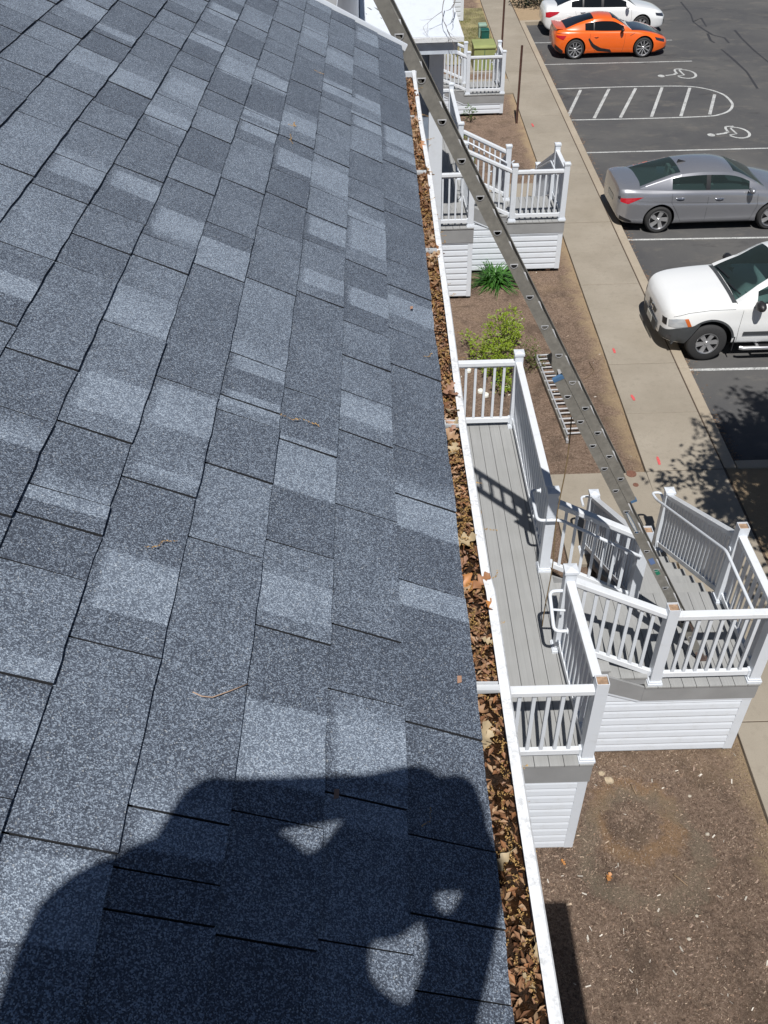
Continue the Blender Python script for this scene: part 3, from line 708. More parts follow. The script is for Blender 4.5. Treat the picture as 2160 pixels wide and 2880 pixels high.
# corner of one more porch far down the row
Pq = empty('entrance_porch', (2.6, 42.0, PG)); tag(Pq, 'far white sided porch corner beyond the lawn and utility boxes', 'porch', 'entrance porches along the building')
p4 = at(1303, 58, 0.15)
siding(Pq, (0.5, p4.y+0.02), (p4.x-0.13, p4.y+0.02), 0.16, 1.5, (0, -1), 0.17)
m = MB(); m.box(p4.x-0.13, p4.y, 0.15, p4.x, p4.y+0.12, 1.5); kid(m.build('corner_trim', MAT['vinyl']), Pq)
m = MB(); m.box(0.5, p4.y+0.03, 0.1, p4.x-0.01, p4.y+3, 1.5); kid(m.build('base', MAT['vinyl']), Pq)
# ================================================================== ground, paths, car park
def left_x(y): return 4.24 + 0.0180*(y-11)
def joint_x(y): return 5.53 + 0.0187*(y-11.5)
def face_x(y): return joint_x(y) + 0.21
def sheet(name, pts, z, mat, parent=None):
    m = MB(); m.add([(x, y, z) for x, y in pts], [tuple(range(len(pts)))]); o = m.build(name, mat, parent, fixn=False)
    if not parent: tag(o, kind='structure')
    return o
rg = random.Random(5)
sheet('ground', [(-400,-400),(400,-400),(400,400),(-400,400)], -0.06, simple('distant_earth', (0.13, 0.11, 0.075), 0.95, 0.3, 0.2))
# planting bed with gentle relief
m = MB(); nx, ny = 60, 300
X0, X1, Y0, Y1 = -0.3, 6.6, -6.0, 60.0
from mathutils import noise as mn
for j in range(ny+1):
    y = Y0 + (Y1-Y0)*(j/ny)
    xr = left_x(y) + 0.1 if y > -6 else 4.2
    for i in range(nx+1):
        x = X0 + (xr - X0)*i/nx
        z = PG + 0.022*mn.noise(Vector((x*1.1, y*1.1, 0))) + 0.010*mn.noise(Vector((x*4, y*4, 3.3)))
        m.v.append((x, y, z))
for j in range(ny):
    for i in range(nx): m.f.append((j*(nx+1)+i, j*(nx+1)+i+1, (j+1)*(nx+1)+i+1, (j+1)*(nx+1)+i)); m.m.append(0)
tag(m.build('planting_bed', MAT['mulch'], smooth=True, fixn=False), kind='structure')
# bark chips and bits on the bed (uncountable)
m = MB(); tints = []
chipcols = [(0.2,0.145,0.11),(0.26,0.19,0.15),(0.13,0.092,0.07),(0.33,0.25,0.19),(0.24,0.175,0.14),(0.36,0.28,0.21),(0.28,0.19,0.135),(0.15,0.108,0.085)]
def chip(x, y, z, s, c):
    a = rg.uniform(0, math.pi); w = s*rg.uniform(0.12, 0.35); t = rg.uniform(-0.4, 0.4)
    dx, dy = math.cos(a)*s, math.sin(a)*s; ex, ey = -math.sin(a)*w, math.cos(a)*w
    m.add([(x-dx-ex, y-dy-ey, z+0.002), (x+dx-ex, y+dy-ey, z+0.004+t*s), (x+dx*0.8+ex, y+dy*0.8+ey, z+0.006+t*s+w*0.4), (x-dx+ex, y-dy+ey, z+0.004+w*0.4)], [(0,1,2,3)])
    tints.extend([c]*4)
for i in range(50000):
    y = 2.6 + 3.8*rg.random() if i < 40000 else 10.6 + 8*rg.random()
    x = rg.uniform(1.3, left_x(y) - 0.02)
    if mn.noise(Vector((x*2.2, y*2.2, 7))) < -0.05 and rg.random() < 0.6: continue
    c = rg.choice(chipcols); k = rg.uniform(0.7, 1.35); big = rg.random()
    if big > 0.997: c = (0.55, 0.51, 0.45)
    z = PG + 0.022*mn.noise(Vector((x*1.1, y*1.1, 0))) + 0.010*mn.noise(Vector((x*4, y*4, 3.3)))
    chip(x, y, z, rg.uniform(0.004, 0.012) if big < 0.985 else rg.uniform(0.012, 0.03), tuple(q*k for q in c))
o = m.build('bark_chips', m_attr('bark_chip', 0.9, 0.3, 60, spec=0.2), fixn=False)
a_ = o.data.color_attributes.new('tint', 'FLOAT_COLOR', 'POINT')
for i, c in enumerate(tints): a_.data[i].color = (*c, 1)
tag(o, 'loose brown bark chips strewn over the planting bed', 'bark chips', kind='stuff')
# sandy worn patches along the path and the ring by the near porch
def blob(name, cx, cy, rx, ry, z, mat, seed, n=26):
    r_ = random.Random(seed); m = MB(); pts = []
    for i in range(n):
        t = 2*math.pi*i/n; k = r_.uniform(0.75, 1.15); pts.append((cx + rx*k*math.cos(t), cy + ry*k*math.sin(t), z))
    m.add(pts + [(cx, cy, z+0.012)], [(i, (i+1) % n, n) for i in range(n)]); return m
# sidewalk slabs
sw = tag(empty('sidewalk', (4.9, 11.2, 0.0)), kind='structure')
yj = 11.2 - 1.63*10
while yj < 70:
    ya, yb = yj + 0.006, yj + 1.63 - 0.006
    m = MB(); z = 0.15 + rg.uniform(-0.004, 0.004)
    pts = [(left_x(ya), ya), (joint_x(ya)-0.012, ya), (joint_x(yb)-0.012, yb), (left_x(yb), yb)]
    m.prism([(x, y, -0.05) for x, y in pts], (0, 0, z+0.05)); o = kid(m.build('slab', MAT['walk'], bevel=0.008), sw)
    yj += 1.63
m = MB(); m.prism([(left_x(-6)+.02, -6, -0.055), (joint_x(-6)+0.03, -6, -0.055), (joint_x(70)+0.03, 70, -0.055), (left_x(70)+.02, 70, -0.055)], (0, 0, 0.195)); kid(m.build('joint_fill', simple('joint_dirt', (0.07, 0.05, 0.035), 0.95)), sw)
# kerb
kb = tag(empty('kerb', (5.8, 11.2, 0.0)), kind='structure')
def kerb_piece(p, q, w=0.2, z=0.15, j=0.006):
    p = Vector((*p, 0)); q = Vector((*q, 0)); d = (q-p).normalized(); n = Vector((d.y, -d.x, 0))
    p = p + d*j; q = q - d*j
    m = MB(); m.prism([p + Vector((0,0,-.06)), q + Vector((0,0,-.06)), q + n*w + Vector((0,0,-.06)), p + n*w + Vector((0,0,-.06))], (0, 0, z+0.06)); return kid(m.build('kerb_stone', MAT['kerb'], bevel=0.018), kb)
kc = at(1475, 64, 0.1)
y = 11.23
while y < kc.y - 0.4:
    yb = min(y + 3.05, kc.y)
    kerb_piece((joint_x(y)+0.012, y), (joint_x(yb)+0.012, yb)); y = yb
kerb_piece((joint_x(kc.y)+0.012, kc.y+0.2), (9.5, kc.y+0.2), 0.2)
kerb_piece((5.745, 11.42), (8.6, 11.42)); kerb_piece((8.6, 11.42), (14.6, 11.42))
# islands of bed at either end of the car park
def bedsheet(name, pts, z): 
    m = MB(); m.prism([(x, y, -0.055) for x, y in pts], (0, 0, z+0.055)); return tag(m.build(name, MAT['mulch']), kind='structure')
bedsheet('planting_island', [(joint_x(-6)+0.02, -6), (30, -6), (30, 11.25), (5.56, 11.25)], 0.12)
bedsheet('planting_island', [(joint_x(kc.y+.21)+0.03, kc.y+0.21), (9.4, kc.y+0.21), (9.4, kc.y+16), (joint_x(kc.y+16)+0.03, kc.y+16)], 0.12)
lot = sheet('car_park', [(face_x(11.3)-0.1, 11.4), (70, 11.4), (70, 120), (face_x(70)-0.1, 120)], 0.0, MAT['asphalt'])
# painted markings
def line_px(a, b, w=0.078, name='painted_line'):
    p = at(*a); q = at(*b); p.z = q.z = 0.004
    d = (q-p).normalized(); n = Vector((-d.y, d.x, 0))*w/2
    m = MB(); m.add([p-n, q-n, q+n, p+n], [(0,1,2,3)]); o = m.build(name, MAT['line'], fixn=False); o.parent = lot; return o
line_px((1500,121),(1890,113)); line_px((1527,182),(1946,172)); line_px((1643,430),(2400,411)); line_px((1760,675),(2400,664)); line_px((1936,1041),(2400,1031))
pA = at(1697, 553); pB = at(1835, 850)
for p in (pA, pB):
    m = MB(); m.box(p.x, p.y-0.039, 0.003, p.x+5.2, p.y+0.039, 0.004); o = m.build('painted_line', MAT['line']); o.parent = lot
# hatched bay with a rounded end
hp = [(1557,251),(1700,246),(1830,243),(1930,243),(1985,250),(2030,264),(2052,281),(2060,296),(2050,312),(2025,322),(1995,327),(1900,331),(1750,335),(1597,338)]
P_ = [at(*q) for q in hp]
out = []
for i in range(len(P_)-1):
    p0, p1, p2, p3 = P_[max(i-1,0)], P_[i], P_[i+1], P_[min(i+2, len(P_)-1)]
    for k in range(5):
        t = k/5; out.append(0.5*((2*p1) + (p2-p0)*t + (2*p0-5*p1+4*p2-p3)*t*t + (3*p1-p0-3*p2+p3)*t**3))
out.append(P_[-1]); m = MB(); vs = []
for i, p in enumerate(out):
    d = (out[min(i+1, len(out)-1)] - out[max(i-1, 0)]).normalized(); n = Vector((-d.y, d.x, 0))*0.042
    vs += [Vector((p.x-n.x, p.y-n.y, 0.0045)), Vector((p.x+n.x, p.y+n.y, 0.0045))]
m.add(vs, [(2*i, 2*i+2, 2*i+3, 2*i+1) for i in range(len(out)-1)]); o = m.build('painted_outline', MAT['line'], fixn=False); o.parent = lot
for a, b in (((1633,253),(1598,326)),((1713,250),(1671,333)),((1788,248),(1745,331)),((1862,246),(1832,329)),((1940,247),(1915,327)),((2010,266),(1996,322))): 
    line_px(a, b, 0.1)
# wheelchair symbols (head towards the kerb), strokes from pixels
def symbol(ox, oy, s=1.0, ymul=1.0):
    c = at(ox, oy); root = None
    M_ = []
    def P2(u, v): return Vector((c.x + u*s, c.y + v*s*ymul, 0.0048))
    m = MB()
    def stroke(pts, w):
        vs = []
        for i, p in enumerate(pts):
            d = (pts[min(i+1, len(pts)-1)] - pts[max(i-1, 0)]).normalized(); n = Vector((-d.y, d.x, 0))*w/2
            vs.extend([p-n, p+n])
        m.add(vs, [(2*i, 2*i+2, 2*i+3, 2*i+1) for i in range(len(pts)-1)])
    stroke([P2(0.32 + 0.42*math.cos(t), 0.0 + 0.52*math.sin(t)) for t in [R(-150 + 12*i) for i in range(22)]], 0.1*s)     # wheel
    stroke([P2(-0.52, -0.12), P2(-0.15, -0.02), P2(0.02, 0.12)], 0.13*s)              # torso
    stroke([P2(0.0, 0.1), P2(0.02, 0.42), P2(0.1, 0.62)], 0.09*s); stroke([P2(-0.05, -0.2), P2(0.25, -0.12), P2(0.22, 0.45)], 0.08*s)
    stroke([P2(0.1, 0.62), P2(0.4, 0.62)], 0.1*s)
    m2 = [P2(-0.72 + 0.14*math.cos(t), -0.15 + 0.15*math.sin(t)) for t in [2*math.pi*i/14 for i in range(14)]]
    m.add(m2, [tuple(range(14))])
    o = m.build('wheelchair_symbol', MAT['line'], fixn=False); o.parent = lot
symbol(1905, 209, 0.85, 1.2); symbol(2050, 374, 0.8, 1.15)
# tar cracks
tar = simple('tar_seal', (0.034, 0.034, 0.037), 0.7)
for k, pts in enumerate(([(1915,5),(1940,40),(1950,62),(1985,85),(2010,100),(2040,108),(2052,122)], [(2065,85),(2090,110),(2120,140),(2165,178)], [(2030,138),(2060,165),(2100,200),(2130,250)], [(1950,62),(1970,50),(1985,75)], [(1990,96),(2000,112),(2010,120)])):
    P_ = [at(*q) for q in pts]; m = MB(); vs = []
    for i, p in enumerate(P_):
        d = (P_[min(i+1, len(P_)-1)] - P_[max(i-1, 0)]).normalized(); n = Vector((-d.y, d.x, 0))*rg.uniform(0.025, 0.055)
        p = p + Vector((rg.uniform(-.05,.05), rg.uniform(-.1,.1), 0)); vs += [Vector((p.x-n.x, p.y-n.y, 0.003)), Vector((p.x+n.x, p.y+n.y, 0.003))]
    m.add(vs, [(2*i, 2*i+2, 2*i+3, 2*i+1) for i in range(len(P_)-1)]); o = m.build('tar_seal', tar, fixn=False); o.parent = lot
# concrete paths from the steps to the sidewalk
pw = tag(empty('path', (3.4, 10.0, 0.0)), kind='structure')
for (x0, x1, y0, y1) in ((2.62, 4.25, 9.1, 11.19), (2.62, 4.44, 21.9, 23.6), (2.7, 4.62, 31.6, 33.2)):
    m = MB(); m.box(x0, y0, -0.02, left_x(y1)-0.008, y1, 0.148); kid(m.build('slab', MAT['walk'], bevel=0.008), pw)
# lawn patch
lawnm = simple('thin_lawn', (0.2, 0.175, 0.085), 0.95, 0.45, 1.6)
sheet('lawn', [(2.6, 35.2), (left_x(35)-0.05, 35.2), (left_x(44)-0.05, 44.0), (2.6, 44.0)], 0.125, lawnm)
m = MB(); tl = []
for i in range(9000):
    y = rg.uniform(35.4, 43.8); x = rg.uniform(2.7, left_x(y)-0.06)
    if mn.noise(Vector((x*0.8, y*0.8, 1))) < 0.0 and rg.random() < 0.8: continue
    h = rg.uniform(0.03, 0.07); a = rg.uniform(0, 6.3); dx, dy = math.cos(a)*0.008, math.sin(a)*0.008
    m.add([(x-dx, y-dy, 0.12), (x+dx, y+dy, 0.12), (x+rg.uniform(-.02,.02), y+rg.uniform(-.02,.02), 0.12+h)], [(0,1,2)])
    c = rg.choice([(0.11,0.15,0.04),(0.16,0.18,0.05),(0.2,0.17,0.08)]); tl += [c]*3
o = m.build('grass', m_attr('grass_blade', 0.7, 0.1, 10, spec=0.2), fixn=False)
a_ = o.data.color_attributes.new('tint', 'FLOAT_COLOR', 'POINT')
for i, c in enumerate(tl): a_.data[i].color = (*c, 1)
tag(o, 'thin grass of the small lawn beside the utility boxes', 'grass', kind='stuff')
# red survey paint marks on the sidewalk
redp = simple('red_marking_paint', (0.55, 0.09, 0.09), 0.8, 0.25, 60)
for (a, b, w) in (((1725,979),(1729,993),0.05),((1776,1110),(1784,1126),0.055),((1849,1284),(1855,1307),0.05),((1496,347),(1500,356),0.06)):
    p = at(*a, 0.1575); q = at(*b, 0.1575); d = (q-p).normalized(); n = Vector((-d.y, d.x, 0))*w/2
    m = MB(); m.add([p-n*0.6, p+(q-p)*0.3-n, q-n*0.7, q+n*0.8, p+(q-p)*0.5+n*1.1, p+n*0.5], [(0,1,2,3,4,5)]); kid(m.build('red_paint_mark', redp, fixn=False), sw)
# rusty valve covers in the path
for (px, py, r) in ((1775,1333,0.085),(1788,1364,0.045)):
    p = at(px, py, 0.149); m = MB(); m.lathe([(0, 0.012), (r*0.85, 0.011), (r, 0.008), (r, -0.02)], p, n=18)
    tag(m.build('valve_cover', simple('brown_cast_iron', (0.16, 0.075, 0.05), 0.8, 0.3, 40)), 'larger round rusty valve cover set in the concrete path' if r > 0.06 else 'small round rusty valve cover set in the concrete path', 'valve cover')

# needles and grit swept along the kerb
m = MB(); tl = []
for i in range(5200):
    y = 11.6 + 26*rg.random()**1.3; x = face_x(y) + 0.02 + abs(rg.gauss(0, 0.09)); s_ = rg.uniform(0.01, 0.035); a = rg.uniform(0, 6.3)
    if mn.noise(Vector((0, y*0.7, 3))) < -0.05 and rg.random() < 0.8: continue
    dx, dy = math.cos(a)*s_, math.sin(a)*s_; m.add([(x-dx, y-dy, 0.005), (x+dx, y+dy, 0.007), (x+dx*0.7-dy*0.2, y+dy*0.7+dx*0.2, 0.012)], [(0,1,2)]); c = rg.choice([(0.3,0.17,0.09),(0.22,0.14,0.09),(0.36,0.25,0.16)]); tl += [c]*3
o = m.build('kerb_litter', m_attr('kerb_litter', 0.9, 0.2, 20, spec=0.2), fixn=False)
a_ = o.data.color_attributes.new('tint', 'FLOAT_COLOR', 'POINT')
for i, c in enumerate(tl): a_.data[i].color = (*c, 1)
tag(o, 'brown needles and grit swept along the foot of the kerb', 'litter', kind='stuff')
# ================================================================== parked cars
def curve(pts):
    xs = [p[0] for p in pts]; ys = [p[1] for p in pts]; n = len(xs)
    ds = [(ys[i+1]-ys[i])/(xs[i+1]-xs[i]) for i in range(n-1)]; ms = [ds[0]] + [0]*(n-2) + [ds[-1]]
    for i in range(1, n-1):
        if ds[i-1]*ds[i] > 0: ms[i] = 2*ds[i-1]*ds[i]/(ds[i-1]+ds[i])
    def f(x):
        if x <= xs[0]: return ys[0]
        if x >= xs[-1]: return ys[-1]
        i = 0
        while x > xs[i+1]: i += 1
        h = xs[i+1]-xs[i]; t = (x-xs[i])/h
        return ((2*t**3-3*t*t+1)*ys[i] + (t**3-2*t*t+t)*h*ms[i] + (-2*t**3+3*t*t)*ys[i+1] + (t**3-t*t)*h*ms[i+1])
    return f
def smoothpts(P, k=3):
    out = []
    for i in range(len(P)-1):
        p0, p1, p2, p3 = P[max(i-1,0)], P[i], P[i+1], P[min(i+2, len(P)-1)]
        for j in range(k):
            t = j/k; out.append(tuple(0.5*((2*b) + (c-a)*t + (2*a-5*b+4*c-d)*t*t + (3*b-a-3*c+d)*t**3) for a, b, c, d in zip(p0, p1, p2, p3)))
    out.append(P[-1]); return out
GLASS = m_glass('tinted_car_glass', (0.34, 0.47, 0.46), 0.16); GLASSD = m_glass('dark_car_glass', (0.06, 0.07, 0.08), 0.5)
BLKP = simple('black_plastic_trim', (0.016, 0.016, 0.018), 0.45); TYRE = simple('tyre_rubber', (0.028, 0.028, 0.029), 0.85, 0.15, 40)
ALLOY = NT('alloy_wheel'); ALLOY.base((0.62, 0.62, 0.63)); ALLOY.set(Metallic=0.75, Roughness=0.28); ALLOY = ALLOY.mat
ALLOYD = NT('dark_alloy'); ALLOYD.base((0.05, 0.05, 0.055)); ALLOYD.set(Metallic=0.4, Roughness=0.35); ALLOYD = ALLOYD.mat
REDL = NT('red_lamp_lens'); REDL.base((0.42, 0.012, 0.02)); REDL.set(Roughness=0.08, Coat_Weight=1.0); REDL = REDL.mat
CLEAR = NT('clear_lamp_lens'); CLEAR.base((0.5, 0.53, 0.56)); CLEAR.set(Roughness=0.08, Metallic=0.3, Coat_Weight=1.0); CLEAR = CLEAR.mat
AMBER = NT('amber_lens'); AMBER.base((0.55, 0.13, 0.03)); AMBER.set(Roughness=0.12, Coat_Weight=1.0); AMBER = AMBER.mat
SMOKE = NT('smoked_lamp_lens'); SMOKE.base((0.03, 0.032, 0.04)); SMOKE.set(Roughness=0.06, Coat_Weight=1.0); SMOKE = SMOKE.mat
CHROME = NT('chrome'); CHROME.base((0.75, 0.76, 0.78)); CHROME.set(Metallic=1.0, Roughness=0.12); CHROME = CHROME.mat
SEAT = simple('pale_car_seat', (0.3, 0.3, 0.29), 0.8); SEATD = simple('dark_car_seat', (0.04, 0.04, 0.045), 0.8)
FLARE = simple('dark_grey_bumper_plastic', (0.05, 0.054, 0.058), 0.65, 0.1, 12)
SEAM_M = simple('gap_and_crease_shade', (0.01, 0.01, 0.01), 0.9)

class Car:
    def __init__(s, name, label, loc, rotz, paint, P):
        s.P = P; s.root = empty(name, loc); s.root.rotation_euler = (0, 0, rotz); tag(s.root, label, 'car', 'cars in the car park')
        s.paint = paint; s.c = {k: curve(v) for k, v in P['curves'].items()}
        s.x0, s.x1 = P['ends']
        s.body()
    def part(s, mb, name, mat, parent=None, smooth=True, sharp=40, fixn=True):
        return mb.build(name, mat, parent or s.root, smooth=smooth, sharp=sharp, fixn=fixn)
    def half(s, x):
        c = s.c; w, ws, zb, zs, zt = c['w'](x), c['ws'](x), c['zb'](x), c['zs'](x), c['zt'](x); h = zs - zb
        bl = s.P.get('belly', 0.46); tk = s.P.get('tuck', 0.0)
        P = [(0, zb), (0.72*w, zb), ((0.93-tk)*w, zb+0.03), ((0.975-tk)*w, zb+0.13*h), ((0.992-tk)*w, zb+0.27*h), (w, zb+bl*h), (0.988*w, zb+0.68*h), (lerp(ws, w, 0.5), zs-0.09*h), (ws, zs), (ws*0.93, zs+(zt-zs)*0.4), (ws*0.6, zs+(zt-zs)*0.86), (ws*0.25, zt), (0, zt)]
        return smoothpts(P, 3)
    def side_y(s, x, z):
        pts = [p for p in s.half(x)]; best = None
        zs = s.c['zs'](x)
        for a, b in zip(pts[3:], pts[4:]):
            if (a[1]-z)*(b[1]-z) <= 0 and a[1] != b[1]:
                y = a[0] + (b[0]-a[0])*(z-a[1])/(b[1]-a[1])
                if best is None or y > best: best = y
        return best if best is not None else pts[9][0]
    def top_z(s, x, y):
        pts = s.half(x)[20:]; y = abs(y)
        for a, b in zip(pts, pts[1:]):
            if b[0] <= y <= a[0]: return a[1] + (b[1]-a[1])*((a[0]-y)/max(1e-6, a[0]-b[0]))
        return pts[0][1] if y > pts[0][0] else pts[-1][1]
    def body(s):
        n = 64; xs = [s.x0 + (s.x1-s.x0)*(0.5-0.5*math.cos(math.pi*i/n)) for i in range(n+1)]
        xs = sorted(xs + [s.x0 + (s.x1-s.x0)*i/24 for i in range(1, 24)])
        V = []; rows = []
        for x in xs:
            h = s.half(x); ring = [(x, -y, z) for y, z in h] + [(x, y, z) for y, z in reversed(h[1:-1])]
            rows.append(ring)
        k = len(rows[0]); m = MB(); vs = [p for r in rows for p in r]
        fs = [(i*k+j, i*k+(j+1) % k, (i+1)*k+(j+1) % k, (i+1)*k+j) for i in range(len(rows)-1) for j in range(k)]
        fs += [tuple(range(k)), tuple((len(rows)-1)*k + j for j in range(k-1, -1, -1))]
        m.add(vs, fs)
        o = m.build('body', [s.paint, BLKP], s.root, smooth=True)
        P = s.P; cut = MB()
        for ax in P['axles']:
            for sg in (-1, 1):
                w = s.c['w'](ax); y0, y1 = sorted((sg*(w-0.26), sg*(w+0.2)))
                r = P['arch']; N = 36
                ring = [(ax + r*math.cos(2*math.pi*i/N), P['wr'] + 0.02 + r*math.sin(2*math.pi*i/N)) for i in range(N)]
                cut.prism([(x, y0, z) for x, z in ring], (0, y1-y0, 0))
        cme = cut.build('wheel_arch_cutter', BLKP, s.root); cme.data.materials.clear(); cme.data.materials.append(s.paint); cme.data.materials.append(BLKP)
        cme.data.polygons.foreach_set('material_index', [1]*len(cme.data.polygons))
        b = o.modifiers.new('arch', 'BOOLEAN'); b.operation = 'DIFFERENCE'; b.solver = 'EXACT'; b.object = cme
        dg = bpy.context.evaluated_depsgraph_get(); me = bpy.data.meshes.new_from_object(o.evaluated_get(dg))
        o.modifiers.clear(); o.data = me; bpy.data.objects.remove(cme)
        me.set_sharp_from_angle(angle=R(38)); s.bodyo = o
    def greenhouse(s, side_panes, roof_mat=None, glass=GLASS, vtop=0.86):
        P = s.P; c = s.c; G = P['gh']              # rear base, rear top, front top, front base
        xr0, xrt, xft, xf0 = G
        zr = c['zr']; wr = c['wr']
        xs = set([xr0 + (xf0-xr0)*i/52 for i in range(53)] + list(G))
        for a, b in side_panes: xs |= {a, b}
        xs = sorted(xs); V = []; rows = []
        vv = [0, 0.07, 0.25, 0.45, 0.65, vtop, 1.0]; tt = [0.86, 0.74, 0.5, 0.25, 0.0]
        for x in xs:
            zb_ = c['zs'](x) - 0.015; wb = c['ws'](x) - 0.035; z1 = max(zr(x), zb_+0.012); w1 = min(wr(x), wb - 0.0)
            k = max(0.0, min(1.0, (z1 - zb_)/0.35)); ze_ = zb_ + (z1 - zb_)*0.86; we = lerp(wb, w1, k)
            row = []
            for v in vv: row.append((lerp(wb, we, v**1.25) , zb_ + (ze_-zb_)*v))
            for t in tt: row.append((we*t, ze_ + (z1-ze_)*(1-t**2.6)))
            rows.append(row)
        cls = {}
        nR = len(rows[0])
        for i in range(len(xs)-1):
            xm = (xs[i]+xs[i+1])/2
            for j in range(nR-1):
                if j < 6:
                    name = 'pillar'
                    if j == 0: name = 'window_trim'
                    if 1 <= j <= 4:
                        for q, (a, b) in enumerate(side_panes):
                            if a < xm < b: name = 'side_window%d' % q
                        if name == 'pillar' and side_panes[0][0] < xm < side_panes[-1][1]: name = 'window_trim'
                elif xm < xrt: name = 'rear_window' if j >= 7 else 'pillar'
                elif xm > xft: name = 'windshield' if j >= 7 else 'pillar'
                else: name = 'roof'
                for sg in (-1, 1):
                    nm = name + ('L' if sg > 0 else 'R') if name.startswith('side') else name
                    q4 = [(xs[i], sg*rows[i][j][0], rows[i][j][1]), (xs[i+1], sg*rows[i+1][j][0], rows[i+1][j][1]), (xs[i+1], sg*rows[i+1][j+1][0], rows[i+1][j+1][1]), (xs[i], sg*rows[i][j+1][0], rows[i][j+1][1])]
                    if sg > 0: q4.reverse()
                    cls.setdefault(nm, []).append(q4)
        for nm, qs in cls.items():
            idx = {}; vs = []; fs = []
            for q in qs:
                f = []
                for p in q:
                    key = (round(p[0],4), round(p[1],4), round(p[2],4))
                    if key not in idx: idx[key] = len(vs); vs.append(p)
                    if idx[key] not in f: f.append(idx[key])
                if len(f) > 2: fs.append(tuple(f))
            m = MB(); m.add(vs, fs)
            base = nm.rstrip('LR0123456789') if nm.startswith('side') else nm
            mat = glass if ('window' in base and 'trim' not in base) or base == 'windshield' else BLKP if base == 'window_trim' else (roof_mat or s.paint)
            s.part(m, base, mat, sharp=55, fixn=False)
    def wheels(s, spokes, rimmat, dark, width=0.22, rr=0.72, sp_w=0.05):
        P = s.P; r = P['wr']
        t = MB(); t.lathe([(r*rr, -width/2), (r*0.88, -width/2-0.008), (r*0.97, -width/2+0.02), (r, -width/2+0.05), (r, width/2-0.05), (r*0.97, width/2-0.02), (r*0.88, width/2+0.008), (r*rr, width/2)], (0,0,0), 'y', 40)
        d = MB(); R0 = r*rr
        d.lathe([(R0*1.0, width/2-0.002), (R0*0.96, width/2+0.004), (R0*0.9, width/2-0.02), (R0*0.86, width/2-0.075), (0.001, width/2-0.08)], (0,0,0), 'y', 40, 0)
        d.lathe([(R0*1.015, width/2-0.004), (R0*1.0, width/2+0.006), (R0*0.93, width/2-0.004), (R0*0.9, width/2-0.03)], (0,0,0), 'y', 40, 1)
        yo = width/2 - 0.008
        for k in range(spokes):
            for off in ((0,) if s.P.get('single') else (-0.16, 0.16)):
                a = 2*math.pi*k/spokes + math.pi/2; a2 = a + off*2.2*(1 if True else 0)
                tw = s.P.get('twist', 0.0)
                p = Vector((math.cos(a+off*0.5)*R0*0.16, yo-0.012, math.sin(a+off*0.5)*R0*0.16)); q = Vector((math.cos(a2+tw)*R0*0.95, yo-0.002, math.sin(a2+tw)*R0*0.95))
                dd = (q-p).normalized(); n = Vector((-dd.z, 0, dd.x))
                w1 = sp_w*0.42; w2 = sp_w*0.62
                d.add([p-n*w1, p+n*w1, q+n*w2, q-n*w2, p-n*w1-Vector((0,.025,0)), p+n*w1-Vector((0,.025,0)), q+n*w2-Vector((0,.025,0)), q-n*w2-Vector((0,.025,0))], [(0,1,2,3),(0,4,5,1),(1,5,6,2),(2,6,7,3),(3,7,4,0)], 1)
        d.lathe([(R0*0.2, yo-0.03), (R0*0.2, yo), (R0*0.17, yo+0.006), (0.001, yo+0.006)], (0,0,0), 'y', 20, 1)
        first = None
        for ax in P['axles']:
            for sg in (-1, 1):
                y = sg*(s.c['w'](ax) - width/2 - 0.012)
                if first is None:
                    w = t.build('wheel', TYRE, s.root, smooth=True, sharp=50); rm = d.build('rim', [dark, rimmat], w, smooth=True, sharp=30); first = (w, rm)
                else:
                    w = first[0].copy(); rm = first[1].copy(); col.objects.link(w); col.objects.link(rm); rm.parent = w
                w.location = (ax, y, r); w.rotation_euler = (0, random.uniform(0, 1), math.pi if sg < 0 else 0)
    def drape(s, name, mat, lo, hi, side=1, off=0.004, nu=14, nv=6, parent=None):
        # patch on the body side between the polylines lo and hi of (x, z)
        def pl(P, t):
            L = [0]
            for a, b in zip(P, P[1:]): L.append(L[-1] + math.hypot(b[0]-a[0], b[1]-a[1]))
            d = t*L[-1]
            for i in range(len(P)-1):
                if d <= L[i+1] + 1e-9:
                    k = (d-L[i])/max(1e-9, L[i+1]-L[i]); return (lerp(P[i][0], P[i+1][0], k), lerp(P[i][1], P[i+1][1], k))
            return P[-1]
        V = []
        for i in range(nu+1):
            a = pl(lo, i/nu); b = pl(hi, i/nu)
            for j in range(nv+1):
                x = lerp(a[0], b[0], j/nv); z = lerp(a[1], b[1], j/nv); y = s.side_y(x, z) + off
                V.append((x, side*y, z))
        m = MB(); m.add(V, [(i*(nv+1)+j, (i+1)*(nv+1)+j, (i+1)*(nv+1)+j+1, i*(nv+1)+j+1) for i in range(nu) for j in range(nv)])
        return s.part(m, name, mat, parent)
    def seam(s, pts, side=1, w=0.006):
        P = []
        for a, b in zip(pts, pts[1:]):
            for k in range(6): P.append((lerp(a[0], b[0], k/6), lerp(a[1], b[1], k/6)))
        P.append(pts[-1]); V = []
        for i, (x, z) in enumerate(P):
            dx = P[min(i+1, len(P)-1)][0] - P[max(i-1, 0)][0]; dz = P[min(i+1, len(P)-1)][1] - P[max(i-1, 0)][1]; L = math.hypot(dx, dz)
            nx, nz = -dz/L*w/2, dx/L*w/2
            for q in (-1, 1): V.append((x+q*nx, side*(s.side_y(x+q*nx, z+q*nz)+0.003), z+q*nz))
        m = MB(); m.add(V, [(2*i, 2*i+2, 2*i+3, 2*i+1) for i in range(len(P)-1)]); s.part(m, 'panel_seam', SEAM_M)
